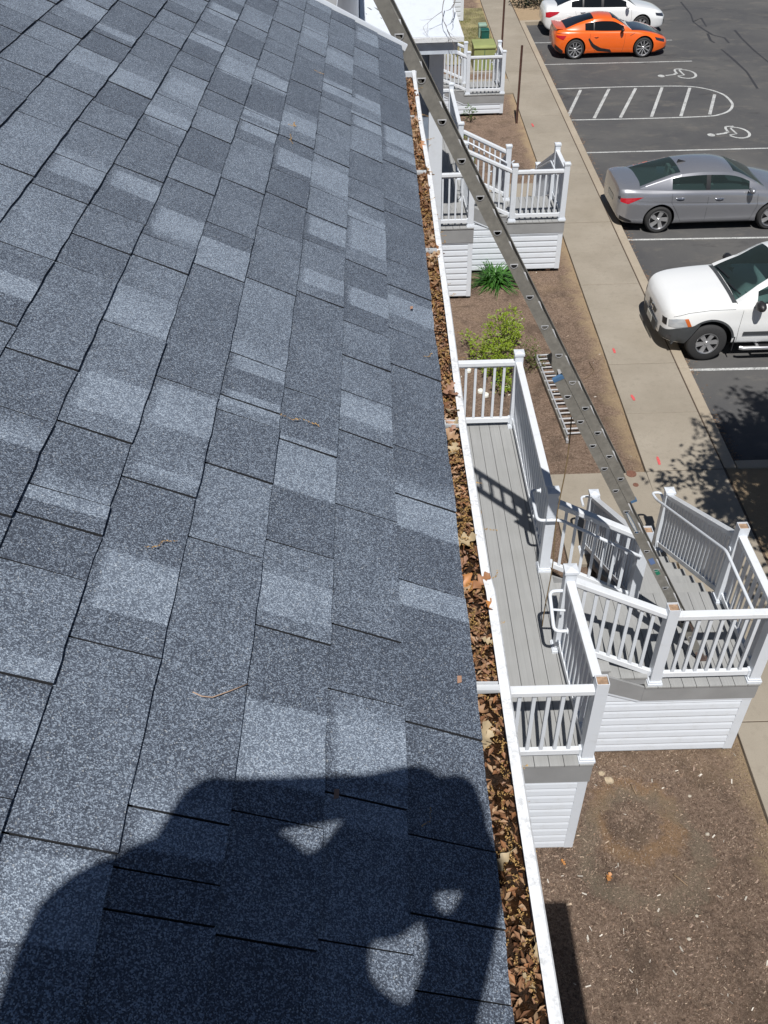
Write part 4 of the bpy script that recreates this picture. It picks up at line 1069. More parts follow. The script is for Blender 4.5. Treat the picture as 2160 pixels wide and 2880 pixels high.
    def top_patch(s, name, mat, x0, x1, yw, off=0.009, n=44):
        V = []
        for i in range(n+1):
            x = lerp(x0, x1, i/n); w = yw(x)
            for j in range(13):
                y = w*(j/6 - 1); V.append((x, y, s.top_z(x, y) + off))
        m = MB(); m.add(V, [(i*13+j, (i+1)*13+j, (i+1)*13+j+1, i*13+j+1) for i in range(n) for j in range(12)]); return s.part(m, name, mat)
    def mirror(s, x, z, side, mat, k=1.0):
        y = s.side_y(x, z - 0.05)
        m = MB(); N = 10; M_ = 6; V = []
        for i in range(M_+1):
            ph = math.pi*i/M_ - math.pi/2
            for j in range(N):
                th = 2*math.pi*j/N; V.append((x + 0.075*k*math.cos(ph)*math.cos(th), side*(y+0.12+0.12*k*math.sin(ph)), z+0.04+0.075*k*math.cos(ph)*math.sin(th)))
        m.add(V, [(i*N+j, i*N+(j+1) % N, (i+1)*N+(j+1) % N, (i+1)*N+j) for i in range(M_) for j in range(N)])
        m.tube([(x, side*(y-0.03), z-0.03), (x, side*(y+0.06), z+0.01)], 0.025, 8)
        s.part(m, 'side_mirror', mat)
    def handle(s, x, z, mat, ln=0.2):
        for sg in (-1, 1):
            m = MB(); pts = [(x-ln/2, 0.0), (x-ln/2+0.025, 0.022), (x, 0.03), (x+ln/2-0.025, 0.022), (x+ln/2, 0.0)]
            m.tube([(a, sg*(s.side_y(a, z)+b), z) for a, b in pts], [0.008, 0.014, 0.015, 0.014, 0.008], 8); s.part(m, 'door_handle', mat)
    def interior(s, xsf, xsr, wz, mat):
        c = s.c; zb_ = c['zs'](xsf) - 0.03; m = MB()
        G = s.P['gh']
        m.add([(G[0]+0.25, -0.62, zb_+0.03), (G[3]-0.2, -0.62, zb_+0.03), (G[3]-0.2, 0.62, zb_+0.03), (G[0]+0.25, 0.62, zb_+0.03)], [(0,1,2,3)]); s.part(m, 'cabin_floor', SEATD, smooth=False)
        for x, ys in ((xsf, (-0.36, 0.36)), (xsr, (-0.36, 0.0, 0.36))):
            if x is None: continue
            for y in ys:
                m = MB(); m.prism([(x-0.1, y-0.22, zb_), (x+0.06, y-0.22, zb_), (x-0.04, y-0.19, zb_+wz), (x-0.12, y-0.19, zb_+wz)], (0, 0.44, 0)); m.box(x-0.14, y-0.11, zb_+wz+0.01, x-0.04, y+0.11, zb_+wz+0.15)
                s.part(m, 'seat', mat, smooth=False)
        m = MB(); m.prism([(xsf+0.62, -0.62, zb_), (xsf+0.95, -0.62, zb_+0.0), (xsf+0.8, -0.62, zb_+0.1), (xsf+0.64, -0.62, zb_+0.08)], (0, 1.24, 0)); s.part(m, 'dashboard', SEATD, smooth=False)

def place(nearwheel_px, other_px, w, heading):
    a = at(*nearwheel_px); b = at(*other_px); mid = (a+b)/2
    ang = math.atan2((b-a).y, (b-a).x)
    n = Vector((-math.sin(ang), math.cos(ang), 0))
    return mid + n*(w-0.12), ang
# ---- grey sedan
loc, ang = place((1845, 650), (2150, 640), 0.90, 1)
P = dict(ends=(-2.38, 2.28), axles=(-1.36, 1.36), wr=0.325, arch=0.375, gh=(-1.88, -0.92, 0.33, 1.12), twist=0.42, single=True, belly=0.6, tuck=0.022,
  curves=dict(w=[(-2.38, 0.7), (-2.35, 0.78), (-2.2, 0.86), (-1.9, 0.895), (-1.36, 0.912), (0, 0.905), (1.36, 0.912), (1.8, 0.875), (2.1, 0.76), (2.24, 0.58), (2.28, 0.42)],
    ws=[(-2.38, 0.62), (-2.34, 0.7), (-2.1, 0.76), (-1.5, 0.80), (-0.5, 0.845), (0.8, 0.84), (1.4, 0.80), (1.9, 0.7), (2.28, 0.36)],
    zb=[(-2.38, 0.42), (-2.3, 0.3), (-2.1, 0.22), (-1.36, 0.18), (1.5, 0.17), (2.1, 0.2), (2.28, 0.3)],
    zs=[(-2.38, 0.9), (-2.35, 1.0), (-2.15, 1.03), (-1.6, 1.0), (-0.6, 0.965), (0.6, 0.94), (1.2, 0.91), (1.8, 0.81), (2.15, 0.68), (2.28, 0.52)],
    zt=[(-2.38, 0.96), (-2.36, 1.07), (-2.28, 1.085), (-1.88, 1.08), (-1.0, 1.06), (0.6, 1.02), (1.1, 1.0), (1.5, 0.94), (1.9, 0.84), (2.15, 0.72), (2.28, 0.56)],
    zr=[(-1.88, 1.06), (-1.4, 1.23), (-0.92, 1.365), (-0.3, 1.42), (0.05, 1.41), (0.33, 1.365), (0.75, 1.19), (1.12, 0.985)],
    wr=[(-1.88, 0.6), (-0.9, 0.6), (0.0, 0.62), (0.4, 0.6), (1.12, 0.68)]))
GREY = m_paint('grey_metallic_paint', (0.32, 0.325, 0.35), 0.55, 0.27)
g = Car('grey_sedan', 'grey metallic sedan with red tail lamp parked beside an empty stall', (loc.x, loc.y, 0), ang, GREY, P)
g.greenhouse([(-1.12, -0.32), (-0.22, 0.72)]); g.wheels(5, ALLOY, ALLOYD, 0.21, 0.7, 0.085)
g.interior(-0.05, -0.85, 0.12, SEAT)
for sd_ in (-1, 1):
    g.drape('tail_lamp', REDL, [(-2.33, 0.78), (-2.15, 0.74), (-1.86, 0.86)], [(-2.33, 0.86), (-2.15, 0.87), (-1.8, 0.885)], sd_)
    g.drape('lamp_bar', SMOKE, [(-2.372, 0.83), (-2.33, 0.82)], [(-2.372, 0.88), (-2.33, 0.9)], sd_, nu=4)
    g.drape('headlamp', SMOKE, [(1.75, 0.66), (2.12, 0.56)], [(1.75, 0.72), (2.15, 0.63)], sd_)
    g.drape('sill_trim', BLKP, [(-0.95, 0.2), (0.95, 0.2)], [(-0.95, 0.225), (0.95, 0.225)], sd_)
    g.drape('bumper_inset', BLKP, [(-2.3, 0.34), (-2.0, 0.26)], [(-2.31, 0.44), (-2.02, 0.32)], sd_)
    g.seam([(-1.12, 0.95), (-1.12, 0.75), (-0.95, 0.5), (-0.82, 0.26)], sd_); g.seam([(-0.26, 0.95), (-0.24, 0.26)], sd_); g.seam([(0.92, 0.92), (0.95, 0.6), (0.85, 0.26)], sd_); g.seam([(-0.82, 0.25), (0.85, 0.25)], sd_)
    g.drape('crease_shade', SEAM_M, [(-1.9, 0.79), (-0.3, 0.73), (0.9, 0.70)], [(-1.9, 0.793), (-0.3, 0.734), (0.9, 0.703)], sd_, 0.002)  # thin black strip paints in the shade along a body crease
    g.mirror(0.72, 0.97, sd_, GREY)
g.handle(-0.92, 0.84, CHROME); g.handle(0.02, 0.81, CHROME)
m = MB(); m.prism([(-0.88, -0.012, 1.37), (-0.66, -0.012, 1.395), (-0.86, -0.012, 1.45)], (0, 0.024, 0)); g.part(m, 'roof_fin', BLKP, smooth=False)
m = MB(); m.add([(-2.386, -0.26, 0.6), (-2.386, 0.26, 0.6), (-2.386, 0.26, 0.74), (-2.386, -0.26, 0.74)], [(0,1,2,3)]); g.part(m, 'licence_plate', simple('pale_plate', (0.6, 0.6, 0.55), 0.5), smooth=False)
m = MB(); m.box(0.86, -0.5, 0.985, 0.9, 0.1, 1.0); m.bar((0.92, -0.55, 1.03), (0.78, 0.05, 1.12), 0.015, 0.015); g.part(m, 'wiper', BLKP, smooth=False)
# ---- orange sports coupe
loc, ang = place((1612, 165), (1803, 160), 0.92, 1)
P = dict(ends=(-2.02, 2.28), axles=(-1.26, 1.27), wr=0.335, arch=0.385, gh=(-1.62, -0.62, 0.06, 0.78), belly=0.42,
  curves=dict(w=[(-2.02, 0.62), (-1.97, 0.76), (-1.8, 0.88), (-1.5, 0.935), (-1.2, 0.945), (-0.7, 0.90), (0.0, 0.865), (0.7, 0.885), (1.27, 0.93), (1.7, 0.88), (2.05, 0.70), (2.2, 0.5), (2.28, 0.25)],
    ws=[(-2.02, 0.55), (-1.9, 0.68), (-1.5, 0.80), (-1.1, 0.83), (-0.5, 0.80), (0.3, 0.79), (1.1, 0.80), (1.6, 0.72), (2.0, 0.52), (2.28, 0.2)],
    zb=[(-2.02, 0.34), (-1.9, 0.24), (-1.7, 0.17), (-1.2, 0.14), (1.3, 0.13), (2.0, 0.15), (2.28, 0.24)],
    zs=[(-2.02, 0.84), (-1.95, 0.92), (-1.8, 0.945), (-1.3, 0.935), (-0.8, 0.9), (0.0, 0.87), (0.6, 0.87), (1.1, 0.86), (1.5, 0.80), (1.9, 0.68), (2.15, 0.55), (2.28, 0.42)],
    zt=[(-2.02, 0.88), (-1.97, 0.985), (-1.88, 1.0), (-1.6, 0.99), (-0.8, 0.97), (0.3, 0.93), (0.8, 0.92), (1.2, 0.88), (1.6, 0.79), (2.0, 0.64), (2.2, 0.52), (2.28, 0.44)],
    zr=[(-1.62, 0.995), (-1.15, 1.17), (-0.62, 1.305), (-0.3, 1.345), (0.06, 1.32), (0.4, 1.16), (0.78, 0.93)],
    wr=[(-1.62, 0.5), (-0.9, 0.55), (-0.3, 0.58), (0.1, 0.55), (0.78, 0.66)]))
ORANGE = m_paint('orange_car_paint', (0.80, 0.125, 0.008), 0.0, 0.3)
g = Car('orange_sports_coupe', 'bright orange sports coupe with black bonnet and black side scoop', (loc.x, loc.y, 0), ang, ORANGE, P)
g.greenhouse([(-0.93, -0.62), (-0.58, 0.5)], glass=GLASSD, vtop=0.82); g.wheels(5, ALLOY, ALLOYD, 0.25, 0.76, 0.032)
g.interior(-0.2, None, 0.1, SEATD)
g.top_patch('black_bonnet', m_paint('black_wrap', (0.022, 0.022, 0.025), 0.0, 0.45), 0.74, 2.12, lambda x: lerp(0.7, 0.36, max(0, (x-0.8)/1.25)**1.8))
for sd_ in (-1, 1):
    g.drape('side_scoop', BLKP, [(-0.80, 0.66), (-0.66, 0.42), (-0.42, 0.26), (0.12, 0.2)], [(-0.78, 0.72), (-0.58, 0.50), (-0.30, 0.36), (0.05, 0.3)], sd_)
    g.drape('tail_lamp', REDL, [(-1.97, 0.74), (-1.72, 0.66)], [(-1.97, 0.80), (-1.62, 0.80)], sd_)
    g.drape('headlamp', SMOKE, [(1.72, 0.58), (2.08, 0.46)], [(1.66, 0.68), (2.08, 0.55)], sd_)
    g.drape('lower_rear_trim', BLKP, [(-2.0, 0.32), (-1.72, 0.17)], [(-2.0, 0.5), (-1.7, 0.3)], sd_)
    g.drape('front_splitter', BLKP, [(1.72, 0.14), (2.2, 0.2)], [(1.78, 0.22), (2.2, 0.3)], sd_)
    g.drape('sill_trim', BLKP, [(-0.82, 0.15), (0.82, 0.15)], [(-0.82, 0.2), (0.82, 0.18)], sd_)
    g.drape('spoiler_gap', BLKP, [(-1.99, 0.86), (-1.6, 0.85)], [(-1.99, 0.875), (-1.55, 0.86)], sd_)
    g.drape('fender_vent', BLKP, [(0.74, 0.74), (0.92, 0.83)], [(0.74, 0.755), (0.92, 0.845)], sd_)
    g.seam([(-0.74, 0.86), (-0.72, 0.6), (-0.5, 0.24)], sd_); g.seam([(0.55, 0.86), (0.55, 0.5), (0.5, 0.22)], sd_)
    g.mirror(0.42, 0.92, sd_, BLKP, 0.9)
g.handle(-0.5, 0.74, ORANGE, 0.16)
# ducktail spoiler
m = MB(); m.prism([(-2.02, -0.62, 0.955), (-1.78, -0.74, 0.975), (-1.8, -0.72, 1.0), (-2.08, -0.6, 1.035)], (0.0, 0.0, 0.0)) if False else None
m = MB(); V = []
for j in range(13):
    y = -0.7 + 1.4*j/12; q = 1 - (abs(y)/0.74)**3
    V += [(-1.74, y, 0.985*1.0 + 0.01*q), (-2.05 + 0.1*(1-q), y, 0.985 + 0.065*q), (-2.03 + 0.1*(1-q), y, 0.93)]
m.add(V, [(3*j+k, 3*j+3+k, 3*j+4+k, 3*j+1+k) for j in range(12) for k in range(2)]); g.part(m, 'rear_spoiler', ORANGE)
# ---- white sedan behind the coupe
a = at(1776, 66); b_ = at(1776-270, 74)
pw_ = at(1500, 121); yc = pw_.y + 0.75 + 0.92
loc = Vector((at(1620, 100).x + 1.15, yc, 0))
P = dict(ends=(-2.5, 2.4), axles=(-1.45, 1.38), wr=0.335, arch=0.385, gh=(-2.0, -1.0, 0.3, 1.12), twist=0.3, single=True, belly=0.5,
  curves=dict(w=[(-2.5, 0.6), (-2.44, 0.76), (-2.25, 0.87), (-1.45, 0.93), (0, 0.925), (1.38, 0.93), (1.9, 0.88), (2.2, 0.76), (2.35, 0.58), (2.4, 0.4)],
    ws=[(-2.5, 0.52), (-2.35, 0.68), (-2.1, 0.76), (-1.5, 0.82), (-0.5, 0.86), (0.8, 0.86), (1.4, 0.82), (1.9, 0.74), (2.4, 0.36)],
    zb=[(-2.5, 0.44), (-2.4, 0.3), (-2.2, 0.22), (-1.4, 0.18), (1.5, 0.17), (2.2, 0.2), (2.4, 0.3)],
    zs=[(-2.5, 0.84), (-2.4, 0.98), (-2.2, 1.0), (-1.6, 0.99), (-0.6, 0.97), (0.6, 0.95), (1.2, 0.92), (1.9, 0.82), (2.25, 0.7), (2.4, 0.55)],
    zt=[(-2.5, 0.88), (-2.42, 1.03), (-2.3, 1.08), (-1.95, 1.08), (-1.0, 1.07), (0.6, 1.04), (1.1, 1.02), (1.5, 0.97), (2.0, 0.86), (2.25, 0.74), (2.4, 0.58)],
    zr=[(-2.0, 1.065), (-1.5, 1.25), (-1.0, 1.39), (-0.3, 1.455), (0.0, 1.445), (0.3, 1.4), (0.75, 1.21), (1.12, 1.0)],
    wr=[(-2.0, 0.62), (-0.9, 0.62), (0.0, 0.63), (0.4, 0.61), (1.12, 0.7)]))
WHITE = m_paint('white_car_paint', (0.78, 0.79, 0.79), 0.0, 0.35)
g = Car('white_sedan', 'white sedan with red tail lamp parked behind the orange coupe', (loc.x, loc.y, 0), 0.0, WHITE, P)
g.greenhouse([(-1.45, -1.02), (-0.96, -0.28), (-0.18, 0.72)], glass=GLASSD); g.wheels(7, ALLOY, ALLOYD, 0.22, 0.72, 0.07); g.interior(-0.05, -0.9, 0.12, SEATD)
for sd_ in (-1, 1):
    g.drape('tail_lamp', REDL, [(-2.45, 0.70), (-2.3, 0.70), (-2.0, 0.82)], [(-2.45, 0.86), (-2.3, 0.90), (-1.92, 0.9)], sd_)
    g.drape('headlamp', SMOKE, [(1.95, 0.66), (2.3, 0.58)], [(1.9, 0.76), (2.3, 0.68)], sd_)
    g.drape('front_grille', BLKP, [(2.3, 0.24), (2.39, 0.3)], [(2.3, 0.56), (2.39, 0.52)], sd_, nu=4)
    g.seam([(-1.3, 0.95), (-1.25, 0.7), (-0.9, 0.26)], sd_); g.seam([(-0.22, 0.95), (-0.22, 0.26)], sd_); g.seam([(0.92, 0.92), (0.95, 0.6), (0.86, 0.26)], sd_)
    g.mirror(0.74, 0.98, sd_, WHITE)
g.handle(-1.0, 0.86, CHROME); g.handle(0.0, 0.84, CHROME)
# ---- white SUV, nose to the kerb
fw = at(1972, 1008); loc = Vector((fw.x + 1.35, fw.y + 0.93 - 0.11, 0))
P = dict(ends=(-2.3, 2.22), axles=(-1.35, 1.35), wr=0.385, arch=0.46, gh=(-2.2, -2.0, 0.12, 0.92), single=True, belly=0.5,
  curves=dict(w=[(-2.3, 0.82), (-2.2, 0.9), (-1.35, 0.93), (1.35, 0.93), (1.75, 0.92), (2.0, 0.88), (2.12, 0.81), (2.19, 0.7), (2.22, 0.56)],
    ws=[(-2.3, 0.78), (-2.1, 0.86), (0.8, 0.88), (1.3, 0.85), (1.8, 0.81), (2.05, 0.75), (2.16, 0.66), (2.22, 0.52)],
    zb=[(-2.3, 0.45), (-2.1, 0.36), (-1.3, 0.33), (1.3, 0.33), (1.9, 0.36), (2.15, 0.4), (2.22, 0.44)],
    zs=[(-2.3, 1.1), (-1, 1.12), (0.7, 1.13), (1.2, 1.125), (1.7, 1.095), (2.0, 1.05), (2.12, 1.0), (2.19, 0.91), (2.22, 0.81)],
    zt=[(-2.3, 1.14), (-1, 1.16), (0.7, 1.20), (0.95, 1.2), (1.4, 1.18), (1.8, 1.145), (2.02, 1.1), (2.13, 1.04), (2.2, 0.93), (2.22, 0.83)],
    zr=[(-2.2, 1.2), (-2.0, 1.78), (-1, 1.84), (-0.2, 1.82), (0.12, 1.75), (0.5, 1.49), (0.92, 1.19)],
    wr=[(-2.2, 0.66), (-1, 0.67), (0.1, 0.67), (0.92, 0.76)]))
g = Car('white_suv', 'white off-road vehicle with dark grey bumper parked nose to the kerb', (loc.x, loc.y, 0), math.pi, WHITE, P)
g.root['category'] = 'suv'
g.greenhouse([(-1.9, -1.15), (-1.05, -0.35), (-0.25, 0.55)]); g.wheels(6, ALLOY, ALLOYD, 0.26, 0.56, 0.075); g.interior(-0.15, -1.1, 0.2, SEAT)
for sd_ in (-1, 1):
    g.drape('bumper', FLARE, [(1.79, 0.40), (2.02, 0.37), (2.15, 0.41), (2.218, 0.45)], [(1.55, 0.84), (1.74, 0.77), (2.0, 0.73), (2.15, 0.66), (2.218, 0.64)], sd_, 0.02, 18, 6)
    ar = [(1.35 + 0.47*math.cos(R(t)), 0.405 + 0.47*math.sin(R(t))) for t in range(12, 172, 8)]; ar2 = [(1.35 + 0.54*math.cos(R(t)), 0.405 + 0.54*math.sin(R(t))) for t in range(12, 172, 8)]
    g.drape('headlamp', CLEAR, [(1.78, 0.76), (2.0, 0.735), (2.13, 0.73)], [(1.86, 0.91), (2.02, 0.9), (2.135, 0.86)], sd_, 0.006)
    g.drape('turn_lamp', AMBER, [(1.72, 0.77), (1.79, 0.76)], [(1.80, 0.92), (1.87, 0.91)], sd_, 0.008, 5)
    g.drape('fog_lamp', SMOKE, [(2.06, 0.47), (2.14, 0.48)], [(2.06, 0.57), (2.14, 0.57)], sd_, 0.026, 5)
    g.drape('grille_opening', BLKP, [(2.155, 0.74), (2.205, 0.73)], [(2.155, 0.87), (2.205, 0.85)], sd_, 0.008, 4)
    g.drape('side_moulding', FLARE, [(-0.9, 0.56), (0.72, 0.56)], [(-0.9, 0.64), (0.72, 0.64)], sd_, 0.02)
    g.seam([(0.95, 1.09), (1.4, 1.075), (1.8, 1.02), (2.06, 0.93)], sd_); g.drape('fender_lip', FLARE, [(1.35 + 0.462*math.cos(R(q)), 0.405 + 0.462*math.sin(R(q))) for q in range(8, 173, 8)], [(1.35 + 0.50*math.cos(R(q)), 0.405 + 0.50*math.sin(R(q))) for q in range(8, 173, 8)], sd_, 0.008, 24, 2)
    g.seam([(0.8, 1.07), (0.82, 0.7), (0.8, 0.4)], sd_); g.seam([(-0.3, 1.07), (-0.3, 0.4)], sd_)
    m = MB(); y = 0.95
    m.tube([(0.72, sd_*y, 0.30), (0.66, sd_*(y+0.03), 0.3), (-0.9, sd_*(y+0.03), 0.3), (-0.96, sd_*y, 0.3)], 0.04, 10); m.box(-0.6, sd_*0.7, 0.3, -0.55, sd_*0.96, 0.33); m.box(0.35, sd_*0.7, 0.3, 0.4, sd_*0.96, 0.33)
    g.part(m, 'running_board', ALLOY)
    m = MB(); m.box(-0.45, sd_*(y-0.02)-0.02, 0.338, 0.35, sd_*(y+0.02)+0.02, 0.346); g.part(m, 'step_pad', BLKP)
    m = MB(); m.box(0.84, sd_*0.78, 0.22, 0.86, sd_*0.93, 0.52); g.part(m, 'mud_flap', BLKP)
    g.mirror(0.55, 1.16, sd_, BLKP, 1.25)
# front face: grille, emblem, plate
m = MB(); m.add([(2.225, -0.2, 0.68), (2.225, 0.2, 0.68), (2.228, 0.28, 0.79), (2.228, -0.28, 0.79)], [(0,1,2,3)]); g.part(m, 'grille', BLKP, smooth=False)
m = MB(); m.lathe([(0.06, 0.0), (0.075, 0.006), (0.06, 0.012)], (2.228, 0, 0.74), 'x', 20); m.box(2.23, -0.085, 0.728, 2.242, 0.085, 0.752); g.part(m, 'emblem', CHROME)
m = MB(); m.prism([(2.235, -0.42, 0.44), (2.235, 0.42, 0.44), (2.235, 0.44, 0.62), (2.235, -0.44, 0.62)], (0.02, 0, 0)); g.part(m, 'bumper_center', FLARE, smooth=False)
m = MB(); m.box(2.256, -0.16, 0.47, 2.262, 0.16, 0.6); g.part(m, 'licence_plate', simple('pale_plate_front', (0.6, 0.6, 0.55), 0.5), smooth=False)
g.top_patch('cowl', FLARE, 0.92, 1.0, lambda x: 0.78, 0.006, 4)
for (y0, y1) in ((-0.62, -0.02), (0.08, 0.66)):
    m = MB(); m.bar((0.9, y0, 1.235), (0.84, y1, 1.275), 0.02, 0.014); g.part(m, 'wiper', BLKP, smooth=False)
m = MB(); m.box(-0.75, -0.38, 1.83, -0.1, 0.38, 1.845); g.part(m, 'sunroof', GLASSD, smooth=False)
# ================================================================== ladders and rope
HOLLOW_SHADE = MAT['dark']; BLUE = simple('blue_cap_plastic', (0.06, 0.14, 0.26), 0.6); GREEN = simple('green_sticker', (0.01, 0.17, 0.10), 0.5)
def channel(root, P0, d, n, a, L, depth, fl, mat, name='rail'):
    # C channel: web of the given depth along n, flanges running along a
    m = MB(); t = 0.004; P0 = Vector(P0)
    def V(i, j, k): return P0 + d*i + n*j + a*k
    for (j0, j1, k0, k1) in ((0, depth, 0, t), (0, t, t, fl), (depth-t, depth, t, fl)):
        vs = [V(i, j, k) for i in (0, L) for j, k in ((j0, k0), (j1, k0), (j1, k1), (j0, k1))]
        m.add(vs, [(0,1,2,3),(7,6,5,4),(0,4,5,1),(1,5,6,2),(2,6,7,3),(3,7,4,0)])
    return kid(m.build(name, mat), root)
def rung(root, P, a, n_, d_, L, mat, r=0.022, up=(0,0,1), share=None):
    upv = Vector(up); upv = (upv - a*upv.dot(a)).normalized(); e = a.cross(upv).normalized(); P = Vector(P)
    ring = [P + e*math.cos(t)*r + upv*(math.sin(t)*r*1.05 + 0.006) for t in [R(180 + 15*k) for k in range(13)]]
    ring += [P + e*r*1.0 + upv*0.012, P - e*r*1.0 + upv*0.012]
    N = len(ring); m = MB()
    m.add(ring + [p + a*L for p in ring], [(i, (i+1) % N, N+(i+1) % N, N+i) for i in range(N)] + [tuple(range(N, 2*N))], 0)
    m.add([p + a*0.001 for p in ring], [tuple(range(N-1, -1, -1))], 1)  # dark disc closes the tube end, painting in the shade of its hollow
    c = sum(ring, Vector())/N                                # swaged collar around the rung end
    big = [c + (p-c)*1.42 for p in ring]; mid = [c + (p-c)*1.02 - a*0.004 for p in ring]; bigf = [p - a*0.002 for p in big]
    m.add(bigf + mid, [(i, (i+1) % N, N+(i+1) % N, N+i) for i in range(N)], 2)
    m.add(mid + ring, [(i, (i+1) % N, N+(i+1) % N, N+i) for i in range(N)], 2)
    return kid(m.build('rung', [mat, HOLLOW_SHADE, MAT['aluL']], root), root)
LY = 6.3; LW = 0.42
pa = aty(1262, 420, LY); pb = aty(1707, 1300, LY)                 # lower edge of the fly section's near rail
d = (pa - pb).normalized(); a = Vector((0, 1, 0)); n = Vector((d.z, 0, -d.x)).normalized()
def lad_t(px, py):            # distance along the ladder line of a pixel
    p = aty(px, py, LY); return (p - pb).dot(d)
t_foot = (1.396 - pb.z)/d.z + 0.03
lad = empty('extension_ladder', pb + d*t_foot); tag(lad, 'long dull aluminium extension ladder leaning from the porch landing up to the roof', 'ladder')
bd, fd = 0.088, 0.084
t_btop = lad_t(1572, 1066); t_fbot = lad_t(1792, 1405); t_top = lad_t(1095, 0) + 0.75
ob = -bd - 0.003
for (k, aa) in ((0.0, a), (LW, -a)):
    channel(lad, pb + d*t_foot + n*ob + a*(k), d, n, aa, t_btop - t_foot, bd, 0.032, MAT['alu'])
    k2 = 0.0 if k == 0 else LW
    channel(lad, pb + d*t_fbot + a*k2, d, n, aa, t_top - t_fbot, fd, 0.03, MAT['alu'])
tb0 = lad_t(1634, 1186)
k = math.ceil((t_foot + 0.12 - tb0)/0.305)
while tb0 + k*0.305 < t_btop - 0.05:
    rung(lad, pb + d*(tb0 + k*0.305) + n*(ob + bd*0.5) - a*0.001, a, n, d, LW, MAT['aluL']); k += 1
tf0 = lad_t(1201, 217)
k = math.ceil((t_fbot + 0.1 - tf0)/0.305)
while tf0 + k*0.305 < t_top - 0.08:
    rung(lad, pb + d*(tf0 + k*0.305) + n*(fd*0.5) - a*0.001, a, n, d, LW, MAT['aluL']); k += 1
for kk in (0.0,):
    m = MB(); m.prism([pb + d*(t_btop-0.014) + n*(ob-0.001) + a*(kk-0.004 if kk == 0 else kk-0.034), pb + d*(t_btop-0.014) + n*(ob+bd+0.002) + a*(kk-0.004 if kk == 0 else kk-0.034), pb + d*(t_btop+0.022) + n*(ob+bd+0.002) + a*(kk-0.004 if kk == 0 else kk-0.034), pb + d*(t_btop+0.016) + n*(ob-0.004) + a*(kk-0.004 if kk == 0 else kk-0.034)], a*0.038); kid(m.build('end_cap', BLUE), lad)
    m = MB(); m.prism([pb + d*(t_fbot-0.018) + n*(0.03) + a*(kk-0.004 if kk == 0 else kk-0.034), pb + d*(t_fbot-0.018) + n*(fd+0.005) + a*(kk-0.004 if kk == 0 else kk-0.034), pb + d*(t_fbot+0.01) + n*(fd+0.005) + a*(kk-0.004 if kk == 0 else kk-0.034), pb + d*(t_fbot+0.01) + n*(0.03) + a*(kk-0.004 if kk == 0 else kk-0.034)], a*0.038); kid(m.build('end_cap', BLUE), lad)
for kk in (0.0, LW):
    f = pb + d*t_foot + n*(ob + bd/2) + a*kk; m = MB()
    m.box(f.x-0.07, f.y-0.035, 1.397, f.x+0.07, f.y+0.035, 1.412); m.bar((f.x, f.y, 1.41), f + d*0.14, 0.05, 0.07, up=(1, 0, 0)); kid(m.build('foot', simple('ladder_foot_rubber', (0.09, 0.06, 0.05), 0.8)), lad)
def sticker(t0, t1, n0, n1, mat, name='sticker', oval=False):
    if oval: pts = [pb + d*(lerp(t0, t1, 0.5) + (t1-t0)/2*math.sin(q)) + n*(lerp(n0, n1, 0.5) + (n1-n0)/2*math.cos(q)) - a*0.0015 for q in [2*math.pi*i/20 for i in range(20)]]
    else: pts = [pb + d*t0 + n*n0 - a*0.0015, pb + d*t0 + n*n1 - a*0.0015, pb + d*t1 + n*n1 - a*0.0015, pb + d*t1 + n*n0 - a*0.0015]
    m = MB(); m.prism(pts, -a*0.0008); kid(m.build(name, mat), lad)
PALE = simple('pale_label', (0.45, 0.45, 0.43), 0.6, 0.25, 60)
tl = lad_t(1742, 1475) ; sticker(tl-0.2, tl+0.12, ob+0.028, ob+0.06, BLUE, oval=True); m = None
def sticker2(t0, t1, n0, n1, mat):
    pts = [pb + d*(lerp(t0, t1, 0.5) + (t1-t0)/2*math.sin(q)) + n*(lerp(n0, n1, 0.5) + (n1-n0)/2*math.cos(q)) - a*0.003 for q in [2*math.pi*i/20 for i in range(20)]]
    mm = MB(); mm.prism(pts, -a*0.0006); kid(mm.build('sticker', mat), lad)
sticker2(tl-0.18, tl+0.1, ob+0.033, ob+0.055, PALE)
tl = lad_t(1838, 1578); sticker(tl-0.04, tl+0.05, ob+0.02, ob+0.07, simple('worn_blue_sticker', (0.1, 0.16, 0.32), 0.6))
tl = lad_t(1855, 1605); sticker(tl-0.05, tl+0.03, ob+0.025, ob+0.065, GREEN)
# pull rope hanging from the ladder
r0 = aty(1608, 1175, 6.52); r1 = Vector((r0.x+0.01, 6.52, 1.43))
m = MB(); pts = [r0.lerp(r1, t/14) + Vector((0.012*math.sin(t*0.9), 0.01*math.sin(t*1.3+1), 0)) for t in range(15)]
pts += [r1 + Vector((0.04, 0.05, -0.02)), r1 + Vector((0.1, 0.03, -0.022)), r1 + Vector((0.12, -0.06, -0.022)), r1 + Vector((0.05, -0.12, -0.022))]
m.tube(pts, 0.006, 6); tag(m.build('rope', simple('tan_rope', (0.2, 0.14, 0.07), 0.95, 0.3, 200), smooth=True), 'thin tan pull rope hanging straight down from the leaning ladder', 'rope')
